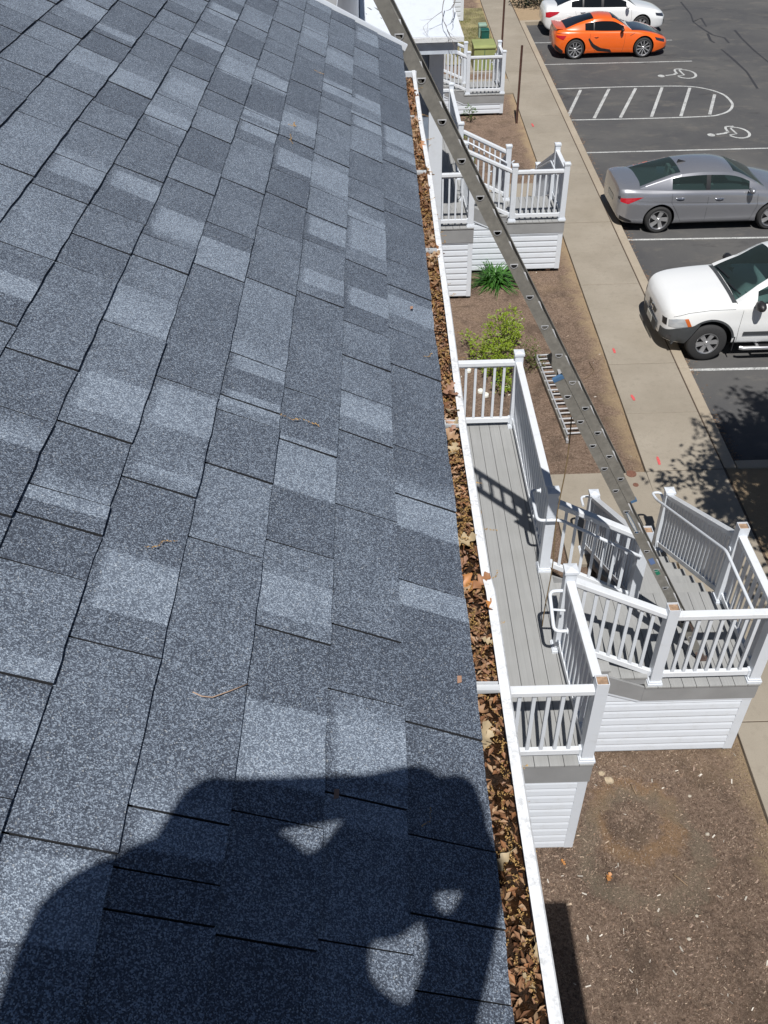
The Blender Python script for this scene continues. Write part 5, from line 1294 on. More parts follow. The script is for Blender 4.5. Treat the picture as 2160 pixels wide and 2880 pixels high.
# spare ladder lying on the bed
q0 = at(1590, 1240, 0.10); q1 = at(1501, 1010, 0.10); d2 = (q1 - q0).normalized(); a2 = Vector((d2.y, -d2.x, 0)); n2 = Vector((0, 0, 1))
lad2 = empty('spare_ladder', q0); tag(lad2, 'aluminium ladder section lying flat on the brown planting bed', 'ladder')
L2 = (q1-q0).length
for k, aa in ((0.0, a2), (0.40, -a2)):
    channel(lad2, q0 + a2*k + n2*0.012, d2, n2, aa, L2, 0.07, 0.028, MAT['alu'])
    channel(lad2, q0 + a2*(k + (0.036 if k == 0 else -0.036)) + n2*0.02 + d2*0.06, d2, n2, aa, L2 - 0.1, 0.075, 0.026, MAT['aluL'])
for i in range(9):
    c = q0 + d2*(0.16 + 0.305*i)
    if 0.16 + 0.305*i > L2 - 0.05: break
    for (off, zz) in ((0.0, 0.035), (0.085, 0.07)):
        m = MB(); m.tube([c + d2*off + n2*zz + a2*0.004, c + d2*off + n2*zz + a2*0.396], 0.017, 10); kid(m.build('rung', MAT['aluL'], smooth=True, sharp=50), lad2)
m = MB(); m.box(-0.02, -0.05, 0, 0.02, 0.03, 0.06); o = m.build('foot', MAT['aluL']); kid(o, lad2); o.location = q0 + Vector((0.02, -0.02, 0.0))
# ================================================================== sign posts, utility boxes, caps
def u_post(px, py, ztop, label, z0=0.1):
    p = at(px, py, 0.12); m = MB(); x, y = p.x, p.y
    poly = [(-0.035, 0.0), (-0.024, 0.0), (-0.016, 0.028), (0.016, 0.028), (0.024, 0.0), (0.035, 0.0), (0.035, 0.005), (0.027, 0.005), (0.019, 0.034), (-0.019, 0.034), (-0.027, 0.005), (-0.035, 0.005)]
    m.prism([(x+u, y+v, 0.02) for u, v in poly], (0, 0, ztop-0.02)); return tag(m.build('sign_post', MAT['rust']), label, 'post', 'rusty steel posts beside the sidewalk')
u_post(1407, 206, 3.6, 'tall rusty steel post standing behind the low far porch')
p = at(1453, 344, 0.12); u_post(1453, 344, aty(1462, 128, p.y).z, 'rusty steel post standing in the bed edge between two porches')
GRN = simple('olive_green_enamel', (0.27, 0.3, 0.115), 0.5, 0.12, 3); GRND = simple('dark_green_plastic', (0.008, 0.085, 0.068), 0.5); GRNP = simple('pale_green_plastic', (0.25, 0.36, 0.29), 0.55)
yF = at(1360, 198, 0.15).y
x0, x1 = aty(1333, 160, yF).x, aty(1393, 160, yF).x; zt = aty(1362, 129, yF).z; yB = at(1360, 109, zt).y
t = empty('transformer_box', ((x0+x1)/2, yF, 0.12)); tag(t, 'olive green pad mounted transformer box behind the low white porch', 'transformer')
m = MB(); m.prism([(x0, yF, 0.14), (x0, yF, zt-0.1), (x0, yB, zt-0.1), (x0, yB, 0.14)], (x1-x0, 0, 0)); kid(m.build('cabinet', GRN, bevel=0.02), t)
m = MB(); m.prism([(x0-0.02, yF-0.03, zt-0.098), (x0-0.02, yF-0.03, zt-0.04), (x0-0.02, yF+0.08, zt), (x0-0.02, yB, zt), (x0-0.02, yB+0.02, zt-0.098)], (x1-x0+0.04, 0, 0)); kid(m.build('lid', GRN, bevel=0.015), t)
m = MB(); m.box((x0+x1)/2-0.01, yF-0.006, 0.2, (x0+x1)/2+0.01, yF-0.001, zt-0.12); kid(m.build('door_seam', GRND), t)
m = MB(); m.box(x0-0.15, yF-0.15, 0.02, x1+0.15, yB+0.15, 0.139); kid(m.build('pad', MAT['walk']), t)
y2 = 38.9; xa_, xb_ = aty(1346, 90, y2).x, aty(1369, 90, y2).x; z2 = aty(1357, 69, y2).z
t = empty('utility_pedestal', ((xa_+xb_)/2, y2, 0.12)); tag(t, 'tall pale green utility pedestal on the lawn edge', 'utility box')
m = MB(); m.box(xa_+0.012, y2, 0.1, xb_-0.012, y2+0.36, z2-0.1); kid(m.build('cabinet', GRNP, bevel=0.015), t)
m = MB(); m.box(xa_, y2-0.02, z2-0.1, xb_, y2+0.38, z2); kid(m.build('lid', GRNP, bevel=0.03), t)
y3 = 38.3; xa_, xb_ = aty(1353.5, 95, y3).x, aty(1377, 95, y3).x; z3 = aty(1365, 85, y3).z
t = empty('utility_pedestal', ((xa_+xb_)/2, y3, 0.12)); tag(t, 'short dark green utility box in front of the pale pedestal', 'utility box')
m = MB(); m.box(xa_+0.01, y3, 0.1, xb_-0.01, y3+0.4, z3-0.06); kid(m.build('cabinet', GRND, bevel=0.015), t)
m = MB(); m.box(xa_, y3-0.015, z3-0.06, xb_, y3+0.42, z3); kid(m.build('lid', GRND, bevel=0.02), t)
PVC = simple('white_pvc', (0.74, 0.73, 0.66), 0.5, 0.08, 20)
for (px, py) in ((1318, 1027), (1317, 1041), (1352, 1099), (1366, 1110)):
    p = at(px, py, 0.12); t = empty('pipe_cap', (p.x, p.y, 0.08)); tag(t, 'one of two white plastic pipe caps standing close beside the yellow green bush' if py < 1070 else 'one of two white plastic pipe caps between the bush and the near porch end rail', 'pipe cap', 'white clean-out caps in the bed')
    m = MB(); m.lathe([(0.001, 0.145), (0.042, 0.145), (0.055, 0.138), (0.058, 0.13), (0.058, 0.09), (0.05, 0.088), (0.05, 0.02)], (p.x, p.y, 0), n=20); kid(m.build('cap', PVC, smooth=True, sharp=40), t)
    m = MB(); m.box(p.x-0.016, p.y-0.016, 0.1451, p.x+0.016, p.y+0.016, 0.165); kid(m.build('wrench_nut', PVC), t)
p = at(1397, 1073, 0.1); m = MB(); m.box(p.x-0.03, p.y-0.02, 0.07, p.x+0.03, p.y+0.02, 0.17); m.lathe([(0.028, 0.17), (0.03, 0.18), (0.001, 0.186)], (p.x, p.y, 0), n=12)
tag(m.build('garden_stake', simple('green_stake_plastic', (0.01, 0.13, 0.09), 0.5)), 'small green plastic stake in the bed below the yellow green bush', 'stake')
# stones lying on the near bed
rk = random.Random(21)
STONE = simple('pale_stone', (0.36, 0.29, 0.2), 0.9, 0.3, 25)
for i, (px, py, s, lb) in enumerate(((1902, 2092, 0.085, 'largest pale tan stone on the near bed beside the orange stain'), (1713, 2195, 0.05, 'flat tan stone at the foot of the near porch skirting'), (1692, 2175, 0.035, 'small tan stone at the foot of the near porch skirting'), (1940, 2238, 0.018, 'small pale stone lying on the near bed'), (1960, 2575, 0.016, 'small pale stone lying on the near bed'), (1938, 2640, 0.018, 'small pale stone lying on the near bed'), (1990, 2345, 0.02, 'small pale stone lying on the near bed'))):
    p = at(px, py, PG+0.01); bm = bmesh.new(); bmesh.ops.create_icosphere(bm, subdivisions=2, radius=s)
    for v in bm.verts:
        k = 1 + 0.3*mn.noise(v.co*(1.4/s) + Vector((i*3, 0, 0))); v.co = Vector((v.co.x*k*1.2, v.co.y*k, v.co.z*k*0.6))
    me = bpy.data.meshes.new('stone'); bm.to_mesh(me); bm.free(); me.materials.append(STONE if i < 3 else simple('white_stone%d' % i, (0.38, 0.34, 0.28), 0.9))
    o = bpy.data.objects.new('stone', me); col.objects.link(o); o.location = (p.x, p.y, PG + s*0.2); tag(o, lb, 'stone', 'stones on the near bed')
# sticks on the bed
for (pts, lb) in ((((1657, 1018), (1672, 1042), (1655, 1058), (1640, 1066)), 'bent bare stick lying on the bed next to the spare ladder'), (((1775, 2205), (1790, 2235)), 'short straight stick on the near bed'), (((1895, 2460), (1915, 2475), (1935, 2492)), 'thin curved twig on the near bed beside the oak leaf')):
    m = MB(); m.tube([at(*q, PG+0.02) for q in pts], [0.009, 0.008, 0.006, 0.004][:len(pts)], 6); tag(m.build('stick', simple('bleached_stick', (0.23, 0.16, 0.1), 0.9), smooth=True), lb, 'stick')
# ================================================================== plants, leaves, litter
def leafmesh(name, mat, quads):
    m = MB(); rn = []
    for (vs, fs, r) in quads: m.add(vs, fs); rn += [r]*len(vs)
    o = m.build(name, mat, fixn=False); at_ = o.data.attributes.new('rnd', 'FLOAT', 'POINT'); at_.data.foreach_set('value', rn); return o
def leafquad(p, dirv, ln, w, rnd, droop=0.25):
    d = Vector(dirv).normalized(); s = d.cross(Vector((0, 0, 1)))
    if s.length < 0.01: s = Vector((1, 0, 0))
    s.normalize(); u = s.cross(d); p = Vector(p)
    q = p + d*ln*0.5 + u*ln*0.08; e = p + d*ln - Vector((0, 0, droop*ln))
    return ([p, q + s*w*0.5 - u*w*0.1, e, q - s*w*0.5 - u*w*0.1], [(0, 1, 2), (0, 2, 3)], rnd)
def shrub(name, label, cat, blobs, n, lsize, mat, stemmat, base, seed, dens=None):
    r = random.Random(seed); root = empty(name, base); tag(root, label, cat); Q = []
    m = MB(); ns = 0
    for (cx, cy, cz, rx, ry, rz, k) in blobs:
        for i in range(int(n*k)):
            while True:
                v = Vector((r.uniform(-1,1), r.uniform(-1,1), r.uniform(-1,1)))
                if 0.12 < v.length < 1: break
            v = v * (0.55 + 0.45*r.random()) if r.random() < 0.3 else v.normalized()*r.uniform(0.62, 1.08)
            if mn.noise(Vector((v.x*2.2 + cx*3, v.y*2.2 + cy, v.z*2.2))) < -0.12: continue
            p = Vector((cx + v.x*rx, cy + v.y*ry, cz + v.z*rz))
            if p.z < 0.1: continue
            d = Vector((v.x + r.uniform(-.8,.8), v.y + r.uniform(-.8,.8), abs(v.z)*0.6 + r.uniform(0, .9)))
            for q in range(3): Q.append(leafquad(p + Vector((r.uniform(-.02,.02), r.uniform(-.02,.02), r.uniform(-.02,.02))), d + Vector((r.uniform(-.9,.9), r.uniform(-.9,.9), r.uniform(-.4,.4))), lsize*r.uniform(0.6, 1.2), lsize*r.uniform(0.3, 0.45), r.random()*0.14 + (0.0 if v.z > 0 else 0.0)))
        for i in range(max(3, int(9*k))):
            e = Vector((cx + r.uniform(-.8,.8)*rx, cy + r.uniform(-.8,.8)*ry, cz + r.uniform(0, .8)*rz)); b = Vector((lerp(base[0], cx, 0.8) + r.uniform(-.06,.06), lerp(base[1], cy, 0.8) + r.uniform(-.06,.06), 0.05))
            mid = (b+e)/2 + Vector((r.uniform(-.06,.06), r.uniform(-.06,.06), 0.05)); m.tube([b, mid, e], [0.009, 0.006, 0.003], 5)
    kid(leafmesh('foliage', mat, Q), root); kid(m.build('stem', stemmat), root); return root
STEM = simple('brown_stem', (0.1, 0.07, 0.05), 0.9)
YG = m_leaf('yellow_green_leaf', [(0.2, 0.3, 0.02), (0.34, 0.43, 0.035), (0.48, 0.5, 0.07), (0.26, 0.36, 0.02)], 0.3)
c = at(1398, 1020, 0.3)
shrub('garden_bush', 'yellow green leafy bush growing behind the near porch railing', 'bush', [(c.x+0.02, c.y-0.05, 0.42, 0.36, 0.42, 0.36, 0.9), (c.x+0.14, c.y+0.62, 0.58, 0.38, 0.46, 0.4, 0.9), (c.x-0.3, c.y+0.3, 0.38, 0.22, 0.36, 0.3, 0.3), (c.x+0.4, c.y+1.05, 0.5, 0.22, 0.35, 0.34, 0.35), (c.x-0.5, c.y+0.95, 0.3, 0.13, 0.18, 0.16, 0.08), (c.x+0.05, c.y-0.65, 0.25, 0.22, 0.25, 0.2, 0.25)], 620, 0.068, YG, STEM, (c.x, c.y+0.2, PG), 4)
c = at(1490, 985, 0.3)
shrub('garden_bush', 'small sparse olive green bush beside the end of the lying ladder', 'bush', [(c.x, c.y, 0.3, 0.2, 0.32, 0.22, 0.3), (c.x+0.05, c.y-0.35, 0.2, 0.22, 0.2, 0.14, 0.14)], 420, 0.05, m_leaf('olive_leaf', [(0.08, 0.12, 0.02), (0.15, 0.19, 0.03), (0.2, 0.2, 0.05)], 0.3), STEM, (c.x, c.y, PG), 5)
RED = m_leaf('dark_red_leaf', [(0.06, 0.025, 0.02), (0.1, 0.04, 0.03), (0.05, 0.03, 0.02)], 0.2)
c = at(1485, 1030, 0.1)
shrub('ground_shrub', 'low dark reddish twiggy plant at the tip of the lying ladder', 'plant', [(c.x, c.y, 0.14, 0.26, 0.22, 0.1, 0.16)], 380, 0.05, RED, STEM, (c.x, c.y, PG), 6)
GM = m_leaf('mid_green_leaf', [(0.06, 0.13, 0.02), (0.1, 0.19, 0.03), (0.16, 0.24, 0.05)], 0.3)
for (px, py, lb) in ((1322, 318, 'small leafy green plant in front of the low far porch skirting'), (1300, 395, 'leafy green plant growing behind the sloping rails of the middle porch'), (1318, 440, 'small green plant showing through the balusters of the middle porch')):
    c = at(px, py, 0.35); shrub('leafy_plant', lb, 'plant', [(c.x, c.y, 0.35, 0.2, 0.3, 0.24, 0.16)], 400, 0.09, GM, STEM, (c.x, c.y, PG), px)
EV = m_leaf('evergreen_leaf', [(0.012, 0.022, 0.014), (0.02, 0.035, 0.018), (0.03, 0.045, 0.02)], 0.1)
c = at(1500, 20, 0.3)
shrub('evergreen_shrub', 'low dark evergreen shrub in the island behind the white sedan', 'bush', [(c.x+0.3, c.y+1.2, 0.45, 1.1, 0.9, 0.5, 1.6), (c.x+1.8, c.y+1.6, 0.5, 1.0, 0.9, 0.5, 1.2)], 600, 0.13, EV, STEM, (c.x+0.8, c.y+1.2, PG), 9)
# daylily clump
r = random.Random(8); c = at(1392, 795, 0.08); root = empty('daylily', (c.x, c.y, PG)); tag(root, 'bright green daylily clump with arching blades beside the middle porch skirting', 'plant')
DL = m_leaf('daylily_leaf', [(0.035, 0.12, 0.018), (0.06, 0.19, 0.03), (0.09, 0.25, 0.04), (0.05, 0.16, 0.02)], 0.3)
for i in range(300):
    th = r.uniform(0, 6.283); L = r.uniform(0.4, 0.8); b = Vector((c.x + r.uniform(-.14,.14), c.y + r.uniform(-.14,.14), PG)); d = Vector((math.cos(th), math.sin(th), 0)); s = Vector((-d.y, d.x, 0)); el = r.uniform(0.35, 1.25); V = []
    for k in range(6):
        t = k/5; p = b + d*(L*t*math.cos(el)*(1 + 0.25*t)) + Vector((0, 0, L*(math.sin(el)*t*1.15 - 0.62*t*t))); w = 0.016*(1 - t**2.2) + 0.001
        p.z = max(p.z, PG+0.01); V += [p - s*w, p + s*w + Vector((0, 0, 0.003))]
    m = MB(); m.add(V, [(2*k, 2*k+1, 2*k+3, 2*k+2) for k in range(5)]); o = m.build('blade', DL, smooth=True, fixn=False)
    at_ = o.data.attributes.new('rnd', 'FLOAT', 'POINT'); at_.data.foreach_set('value', [r.random()*0.1]*len(V)); kid(o, root)
# the tree that shades the path, out to the right
r = random.Random(12); tr = empty('shade_tree', (7.2, 7.2, 0.1)); tag(tr, 'leafy tree on the planting island whose shadow falls on the sidewalk', 'tree')
m = MB(); m.tube([(7.2, 7.2, 0), (7.15, 7.2, 1.8), (7.05, 7.25, 3.6), (6.9, 7.3, 5.4), (6.8, 7.3, 8.0)], [0.16, 0.13, 0.11, 0.08, 0.03], 10)
tips = []
for i in range(84):
    t = r.uniform(0.05, 1.0); b = Vector((7.1, 7.2, 3.2)).lerp(Vector((6.8, 7.3, 8.0)), t); th = r.uniform(0, 6.28); L = r.uniform(1.2, 2.8)*(1.1 - 0.4*t)
    e = b + Vector((math.cos(th)*L, math.sin(th)*L*0.8, r.uniform(0.1, 0.9))); mid = (b+e)/2 + Vector((0, 0, 0.2))
    if proj(e)[0] < 2230 or proj(mid)[0] < 2230: continue
    m.tube([b, mid, e], [0.04, 0.025, 0.008], 6); tips.append((b, mid, e))
kid(m.build('trunk', simple('grey_bark', (0.13, 0.11, 0.09), 0.95, 0.3, 20), smooth=True), tr)
Q = []
for (b, mid, e) in tips:
    for j in range(9):
        t = r.uniform(0.3, 1.06); p0 = mid.lerp(e, max(0, (t-0.5)*2)) if t > 0.5 else b.lerp(mid, t*2)
        cl = p0 + Vector((r.uniform(-.28,.28), r.uniform(-.28,.28), r.uniform(-.2,.28)))
        if proj(cl)[0] < 2260: continue
        for k in range(36):
            p = cl + Vector((r.gauss(0,.15), r.gauss(0,.15), r.gauss(0,.11))); Q.append(leafquad(p, (r.uniform(-1,1), r.uniform(-1,1), r.uniform(-.5,.5)), r.uniform(0.09, 0.16), r.uniform(0.05, 0.085), r.random()*0.12))
kid(leafmesh('crown', m_leaf('tree_leaf', [(0.04, 0.08, 0.015), (0.07, 0.12, 0.02), (0.1, 0.15, 0.03)], 0.3), Q), tr)

# ---- dead oak leaves
OAK = []
for i_ in range(23):
    x_ = i_/22; env = 0.30*math.sin(math.pi*min(1, x_**0.85*0.97 + 0.03))**0.8; lob = 0.68 + 0.32*math.cos(2*math.pi*(x_*3.1 - 0.6))
    OAK.append((x_, max(0.004, env*lob*(0.75 + 0.35*x_))))
def oakmesh(name, curl, fold, seed, mat):
    r = random.Random(seed); w_ = r.uniform(0.9, 1.3); P = [(x, y*w_) for x, y in OAK]; V = []; 
    for x, y in P: V += [(x + 0.25*y, y), (x, 0.0), (x + 0.25*y, -y)]
    out = []
    for (x, y) in V:
        z = fold*abs(y)*1.2 + curl*(x-0.5)**2*1.6 + 0.04*math.sin(x*9+seed) + 0.25*curl*y
        out.append((x-0.5, y, z))
    m = MB(); m.add(out, [(3*i, 3*i+3, 3*i+4, 3*i+1) for i in range(len(P)-1)] + [(3*i+1, 3*i+4, 3*i+5, 3*i+2) for i in range(len(P)-1)])
    m.tube([(-0.5, 0, 0.02), (-0.62, 0.01, 0.0), (-0.75, 0.03, 0.02)], [0.015, 0.012, 0.01], 4)
    o = m.build(name, mat, smooth=True, fixn=False); at_ = o.data.attributes.new('rnd', 'FLOAT', 'POINT'); at_.data.foreach_set('value', [0.0]*len(o.data.vertices)); return o
BR = m_leaf('dead_oak_leaf', [(0.16, 0.075, 0.038), (0.27, 0.14, 0.075), (0.4, 0.24, 0.135), (0.5, 0.36, 0.23), (0.2, 0.095, 0.05), (0.42, 0.2, 0.09)], 0.18, 0.55)
TAN = m_leaf('tan_oak_leaf', [(0.42, 0.33, 0.2), (0.48, 0.38, 0.24)], 0.15, 0.6); ORL = m_leaf('orange_oak_leaf', [(0.5, 0.21, 0.06), (0.55, 0.25, 0.08)], 0.2, 0.5)
PINK = m_leaf('pinkish_oak_leaf', [(0.36, 0.2, 0.13), (0.42, 0.27, 0.19), (0.3, 0.15, 0.09)], 0.15, 0.5)
protos = [oakmesh('oak_leaf', rr*0.55, rr2, i, BR) for i, (rr, rr2) in enumerate(((0.5, 0.3), (-0.7, 0.5), (1.3, 0.6), (0.9, -0.5), (1.7, 0.9)))]
rl = random.Random(31); used = [False]*5
def leaf_at(x, y, z, s, rot, k=None, mat=None, label='dead brown oak leaf lying in the leaf clogged gutter', group='dead leaves in the gutter'):
    k = rl.randrange(5) if k is None else k
    if mat: o = oakmesh('oak_leaf', 0.35, 0.25, int(x*1000) % 97, mat)
    elif not used[k]: used[k] = True; o = protos[k]
    else: o = protos[k].copy(); col.objects.link(o)
    o.location = (x, y, z); o.scale = (s, s, s); o.rotation_euler = rot; tag(o, label, 'leaf', group); return o
HY = sorted((at(px, py, GZ).y for px, py in ((1252, 1196), (1352, 1938), (1222, 708), (1196, 487), (1172, 332))), reverse=True)
SECT = ['between the gutter end cap and the first hanger', 'between first and second gutter hangers from the ladder', 'between second and third gutter hangers from the ladder', 'between third and fourth gutter hangers from the ladder', 'between fourth and fifth gutter hangers from the ladder', 'past the fifth gutter hanger from the ladder']
LOOK = ['slightly cupped brown oak leaf', 'arched brown oak leaf', 'half curled brown oak leaf', 'sagging brown oak leaf', 'tightly curled brown oak leaf']
for i in range(430):
    y = 0.25 + 4.85*rl.random()
    dens = mn.noise(Vector((y*2.3, 0, 4))) + (y - 2.2)*0.28
    if dens < -0.05 and rl.random() < 0.75: continue
    if dens < 0.35 and rl.random() < 0.4: continue
    near = y < 2.2
    if y < 2.0 and rl.random() < 0.45: continue
    x = rl.uniform(0.155, gx(y)-0.03) if rl.random() < 0.55 else rl.uniform(0.18, gx(y)-0.018)
    k = rl.randrange(5); sec = sum(1 for h in HY if y < h); f = 0.6 if near else 1.1
    leaf_at(x, y, GZ - rl.uniform(0.0, 0.026), rl.uniform(0.026, 0.056), (rl.uniform(-f,f), rl.uniform(-f,f), rl.uniform(0, 6.28)), k, None if not near or rl.random() < 0.6 else rl.choice([TAN, PINK]), label=(LOOK[k] + ' ' + SECT[sec]))
def glf(px, py): p = at(px, py, GZ-0.012); return p
p = glf(1305, 1521); leaf_at(p.x, p.y, p.z, 0.062, (0.1, -0.1, 0.2), mat=TAN, label='large flat pale tan oak leaf lying in the gutter'); 
p = glf(1303, 1632); leaf_at(p.x, p.y, p.z, 0.07, (0.5, 0.3, -0.6), mat=ORL, label='large curled bright orange oak leaf lying in the gutter')
p = glf(1378, 1715); leaf_at(p.x, p.y, p.z+0.012, 0.05, (0.2, 0.3, 1.2), mat=ORL, label='reddish oak leaf resting on the inner edge of the gutter lip')
p = glf(1362, 2068); leaf_at(p.x, p.y, p.z, 0.055, (0.5, -0.3, 1.4), mat=TAN, label='pale folded oak leaf in the gutter just past the near white hanger')
p = at(1712, 2470, PG+0.02); leaf_at(p.x, p.y, PG+0.035, 0.12, (0.1, 0.2, 1.1), mat=ORL, label='lone orange brown oak leaf lying on the near bed', group='dead leaves on the near bed')
p = at(1584, 2428, PG+0.02); leaf_at(p.x, p.y, PG+0.035, 0.085, (0.2, 0.1, 1.9), mat=ORL, label='orange leaf lying by the wooden foot under the near porch', group='dead leaves on the near bed')
# wet sludge in the gutter
m = MB(); NY, NX = 420, 12
for j in range(NY+1):
    y = ROOF_Y0 + 0.02 + (5.18-ROOF_Y0)*j/NY
    for i in range(NX+1):
        xl_, xr_ = GX0 + 0.002, gx(y) - 0.019; x = lerp(xl_, xr_, i/NX)
        z = GZ - 0.032 + 0.012*mn.noise(Vector((x*30, y*9, 0))) + 0.006*mn.noise(Vector((x*80, y*60, 2)))
        m.v.append((x, y, z))
for j in range(NY):
    for i in range(NX): m.f.append((j*(NX+1)+i, j*(NX+1)+i+1, (j+1)*(NX+1)+i+1, (j+1)*(NX+1)+i)); m.m.append(0)
tag(m.build('gutter_sludge', MAT['sludge'], smooth=True, fixn=False), 'dark wet leaf mould sludge filling the white gutter', 'sludge', kind='stuff')
# small litter: fragments and catkin crumbs
Q = []
for i in range(4500):
    y = 0.2 + 4.95*rl.random(); x = rl.uniform(0.153, gx(y)-0.022); z = GZ - rl.uniform(0.012, 0.032)
    if mn.noise(Vector((y*3.1, 0, 9))) + (y-1.2)*0.2 < 0.0 and rl.random() < 0.6: continue
    Q.append(leafquad((x, y, z), (rl.uniform(-1,1), rl.uniform(-1,1), rl.uniform(-.3,.5)), rl.uniform(0.006, 0.024), rl.uniform(0.003, 0.01), rl.random()*0.8))
tag(leafmesh('leaf_litter', BR, Q), 'brown leaf fragments matted together in the gutter', 'leaf litter', kind='stuff')
CAT = m_leaf('tan_catkin', [(0.4, 0.24, 0.08), (0.52, 0.34, 0.13), (0.34, 0.19, 0.07)], 0.1, 0.8)
Q = []
def catkin(p, th, n, step, s, zf):
    q = Vector(p); a = th
    for k in range(n):
        a += rl.uniform(-0.5, 0.5); q = q + Vector((math.cos(a)*step, math.sin(a)*step, rl.uniform(-0.001, 0.001)))
        for b in range(2):
            c = q + Vector((rl.uniform(-s,s), rl.uniform(-s,s), rl.uniform(0, s))); e = [c + Vector((rl.uniform(-s,s), rl.uniform(-s,s), rl.uniform(-s,s))) for _ in range(4)]
            Q.append((e, [(0,1,2),(0,2,3),(0,3,1),(1,2,3)], rl.random()*0.9))
for i in range(330):
    y = 0.25 + 4.8*rl.random(); catkin((rl.uniform(0.158, gx(y)-0.025), y, GZ - rl.uniform(0.004, 0.022)), rl.uniform(0, 6.28), rl.randint(8, 26), 0.0028, 0.0021, 0)
o = leafmesh('catkin_litter', CAT, Q); tag(o, 'tan oak catkin strings tangled through the gutter litter', 'catkins', kind='stuff')
# twigs and catkins lying on the shingles
for (px, py, n, th, s, lb) in ((402, 1556, 14, 1.2, 0.0026, 'tan catkin curl lying alone on the shingles at mid roof'), (783, 1177, 20, -0.4, 0.003, 'tangled tan catkin clump on the shingles'), (806, 358, 16, 0.3, 0.0035, 'tan catkin lying on the upper shingles near the ladder'), (812, 385, 18, -0.6, 0.003, 'broken tan catkin on the upper shingles near the ladder'), (1185, 1012, 10, 0.2, 0.0025, 'tan catkin hanging over the roof edge'), (1176, 2338, 9, 1.0, 0.002, 'tan catkin curl inside the shadow on the roof'), (880, 205, 10, 0.1, 0.003, 'faint catkin strand on the shingles close to the rake')):
    u, y = roof_px(px, py); Q = []; a = th
    uu, yy = u, y
    for k in range(n*2):
        a += rl.uniform(-0.45, 0.45); uu -= math.cos(a)*0.0025; yy += math.sin(a)*0.0025
        c = RP(uu, yy, 0.013); e = [c + Vector((rl.uniform(-s,s), rl.uniform(-s,s), rl.uniform(-s*0.3,s))) for _ in range(4)]; Q.append((e, [(0,1,2),(0,2,3),(0,3,1),(1,2,3)], rl.random()*0.9))
    tag(leafmesh('catkin', CAT, Q), lb, 'catkin', 'catkins on the roof')
P_ = [roof_px(*q) for q in ((535, 1958), (560, 1970), (590, 1973), (640, 1955), (690, 1935))]
m = MB(); m.tube([RP(u, y, 0.012) for u, y in P_], 0.001, 6); tag(m.build('twig', simple('pale_twig', (0.4, 0.28, 0.2), 0.7), smooth=True), 'thin pale curved pine needle twig lying on the shingles', 'twig')
for (px, py, lb) in ((937, 2245, 'small brown leaf scrap inside the shadow on the roof'), (1283, 1922, 'tiny orange leaf scrap near the roof edge'), (1152, 875, 'tiny tan seed scrap on the shingles near the gutter')):
    u, y = roof_px(px, py); c = RP(u, y, 0.012); m = MB(); s = 0.008
    m.add([c + Vector((-s*0.5, -s, 0)), c + Vector((s*0.5, -s*0.8, 0.001)), c + Vector((s*0.6, s, 0.002)), c + Vector((-s*0.4, s*1.1, 0.001))], [(0,1,2,3)]); tag(m.build('leaf_scrap', simple('scrap%d' % px, (0.3, 0.17, 0.11), 0.8)), lb, 'leaf scrap')
# ================================================================== the photographer, kneeling behind the camera
CAMP = Vector((0, 0, H))
def SW(px, py, t):      # point whose shadow falls on pixel (px, py) of the roof, t metres up the sun ray
    u, y = roof_px(px, py); return RP(u, y, 0.0) + SUN*t
def capsule(m, p, q, r1, r2, mi, n=10):
    p = Vector(p); q = Vector(q); d = (q-p); L = max(d.length, 1e-4); d = d/L
    pts = []; rr = []
    for k in range(5): a = -math.pi/2 + math.pi/2*k/4; pts.append(p + d*math.sin(a)*r1); rr.append(max(0.002, math.cos(a)*r1))
    for k in range(1, 5): pts.append(p + d*L*k/5); rr.append(lerp(r1, r2, k/5))
    for k in range(5): a = math.pi/2*k/4; pts.append(q + d*math.sin(a)*r2); rr.append(max(0.002, math.cos(a)*r2))
    m.tube(pts, rr, n, mi)
SEG = []
def seg(p, q, r1, r2, mi): SEG.append((Vector(p), Vector(q), r1, r2, mi))
hl, hr = SW(1170, 2222, 1.57), SW(1285, 2245, 1.58)                # hands
el, er = SW(600, 2278, 1.52), SW(1378, 2460, 1.62)                 # elbows
sl, sr = SW(470, 2560, 1.62), SW(1200, 3030, 1.58)                 # shoulders
hd = SW(1068, 2425, 1.66); nk = SW(810, 2650, 1.58)
ch = SW(680, 2860, 1.45); ch2 = SW(620, 2600, 1.5)
hip = CAMP + Vector((-0.36, -0.62, -0.55))
wl = hl.lerp(el, 0.22); wr_ = hr.lerp(er, 0.3)
seg(el, sl, 0.05, 0.062, 0); seg(wl, el, 0.034, 0.046, 0); seg(er, SW(1305, 2680, 1.61), 0.030, 0.046, 0); seg(SW(1300, 2660, 1.61), sr, 0.05, 0.052, 0); seg(SW(1200, 2420, 1.63), SW(1212, 2640, 1.62), 0.010, 0.012, 0); seg(SW(1222, 2640, 1.62), SW(1330, 2640, 1.62), 0.016, 0.03, 0); seg(wr_, er, 0.03, 0.031, 0)  # the two thin strands beside the elbow are added to shape the shadow's gaps
seg(sl, nk, 0.085, 0.07, 0); seg(nk, ch, 0.1, 0.15, 0); seg(sl, ch, 0.09, 0.15, 0); seg(sr, ch, 0.05, 0.12, 0); seg(ch, hip, 0.16, 0.15, 0); seg(ch2, ch, 0.13, 0.15, 0); seg(ch2, nk, 0.12, 0.09, 0); seg(sl, ch2, 0.1, 0.13, 0)
seg(SW(330, 2640, 1.42), hip, 0.1, 0.15, 0); seg(SW(330, 2640, 1.42), sl, 0.09, 0.08, 0)
seg(nk, hd, 0.07, 0.065, 1); seg(hd + Vector((0, -0.02, 0.02)), hd + Vector((0.0, 0.02, -0.03)), 0.092, 0.082, 1)
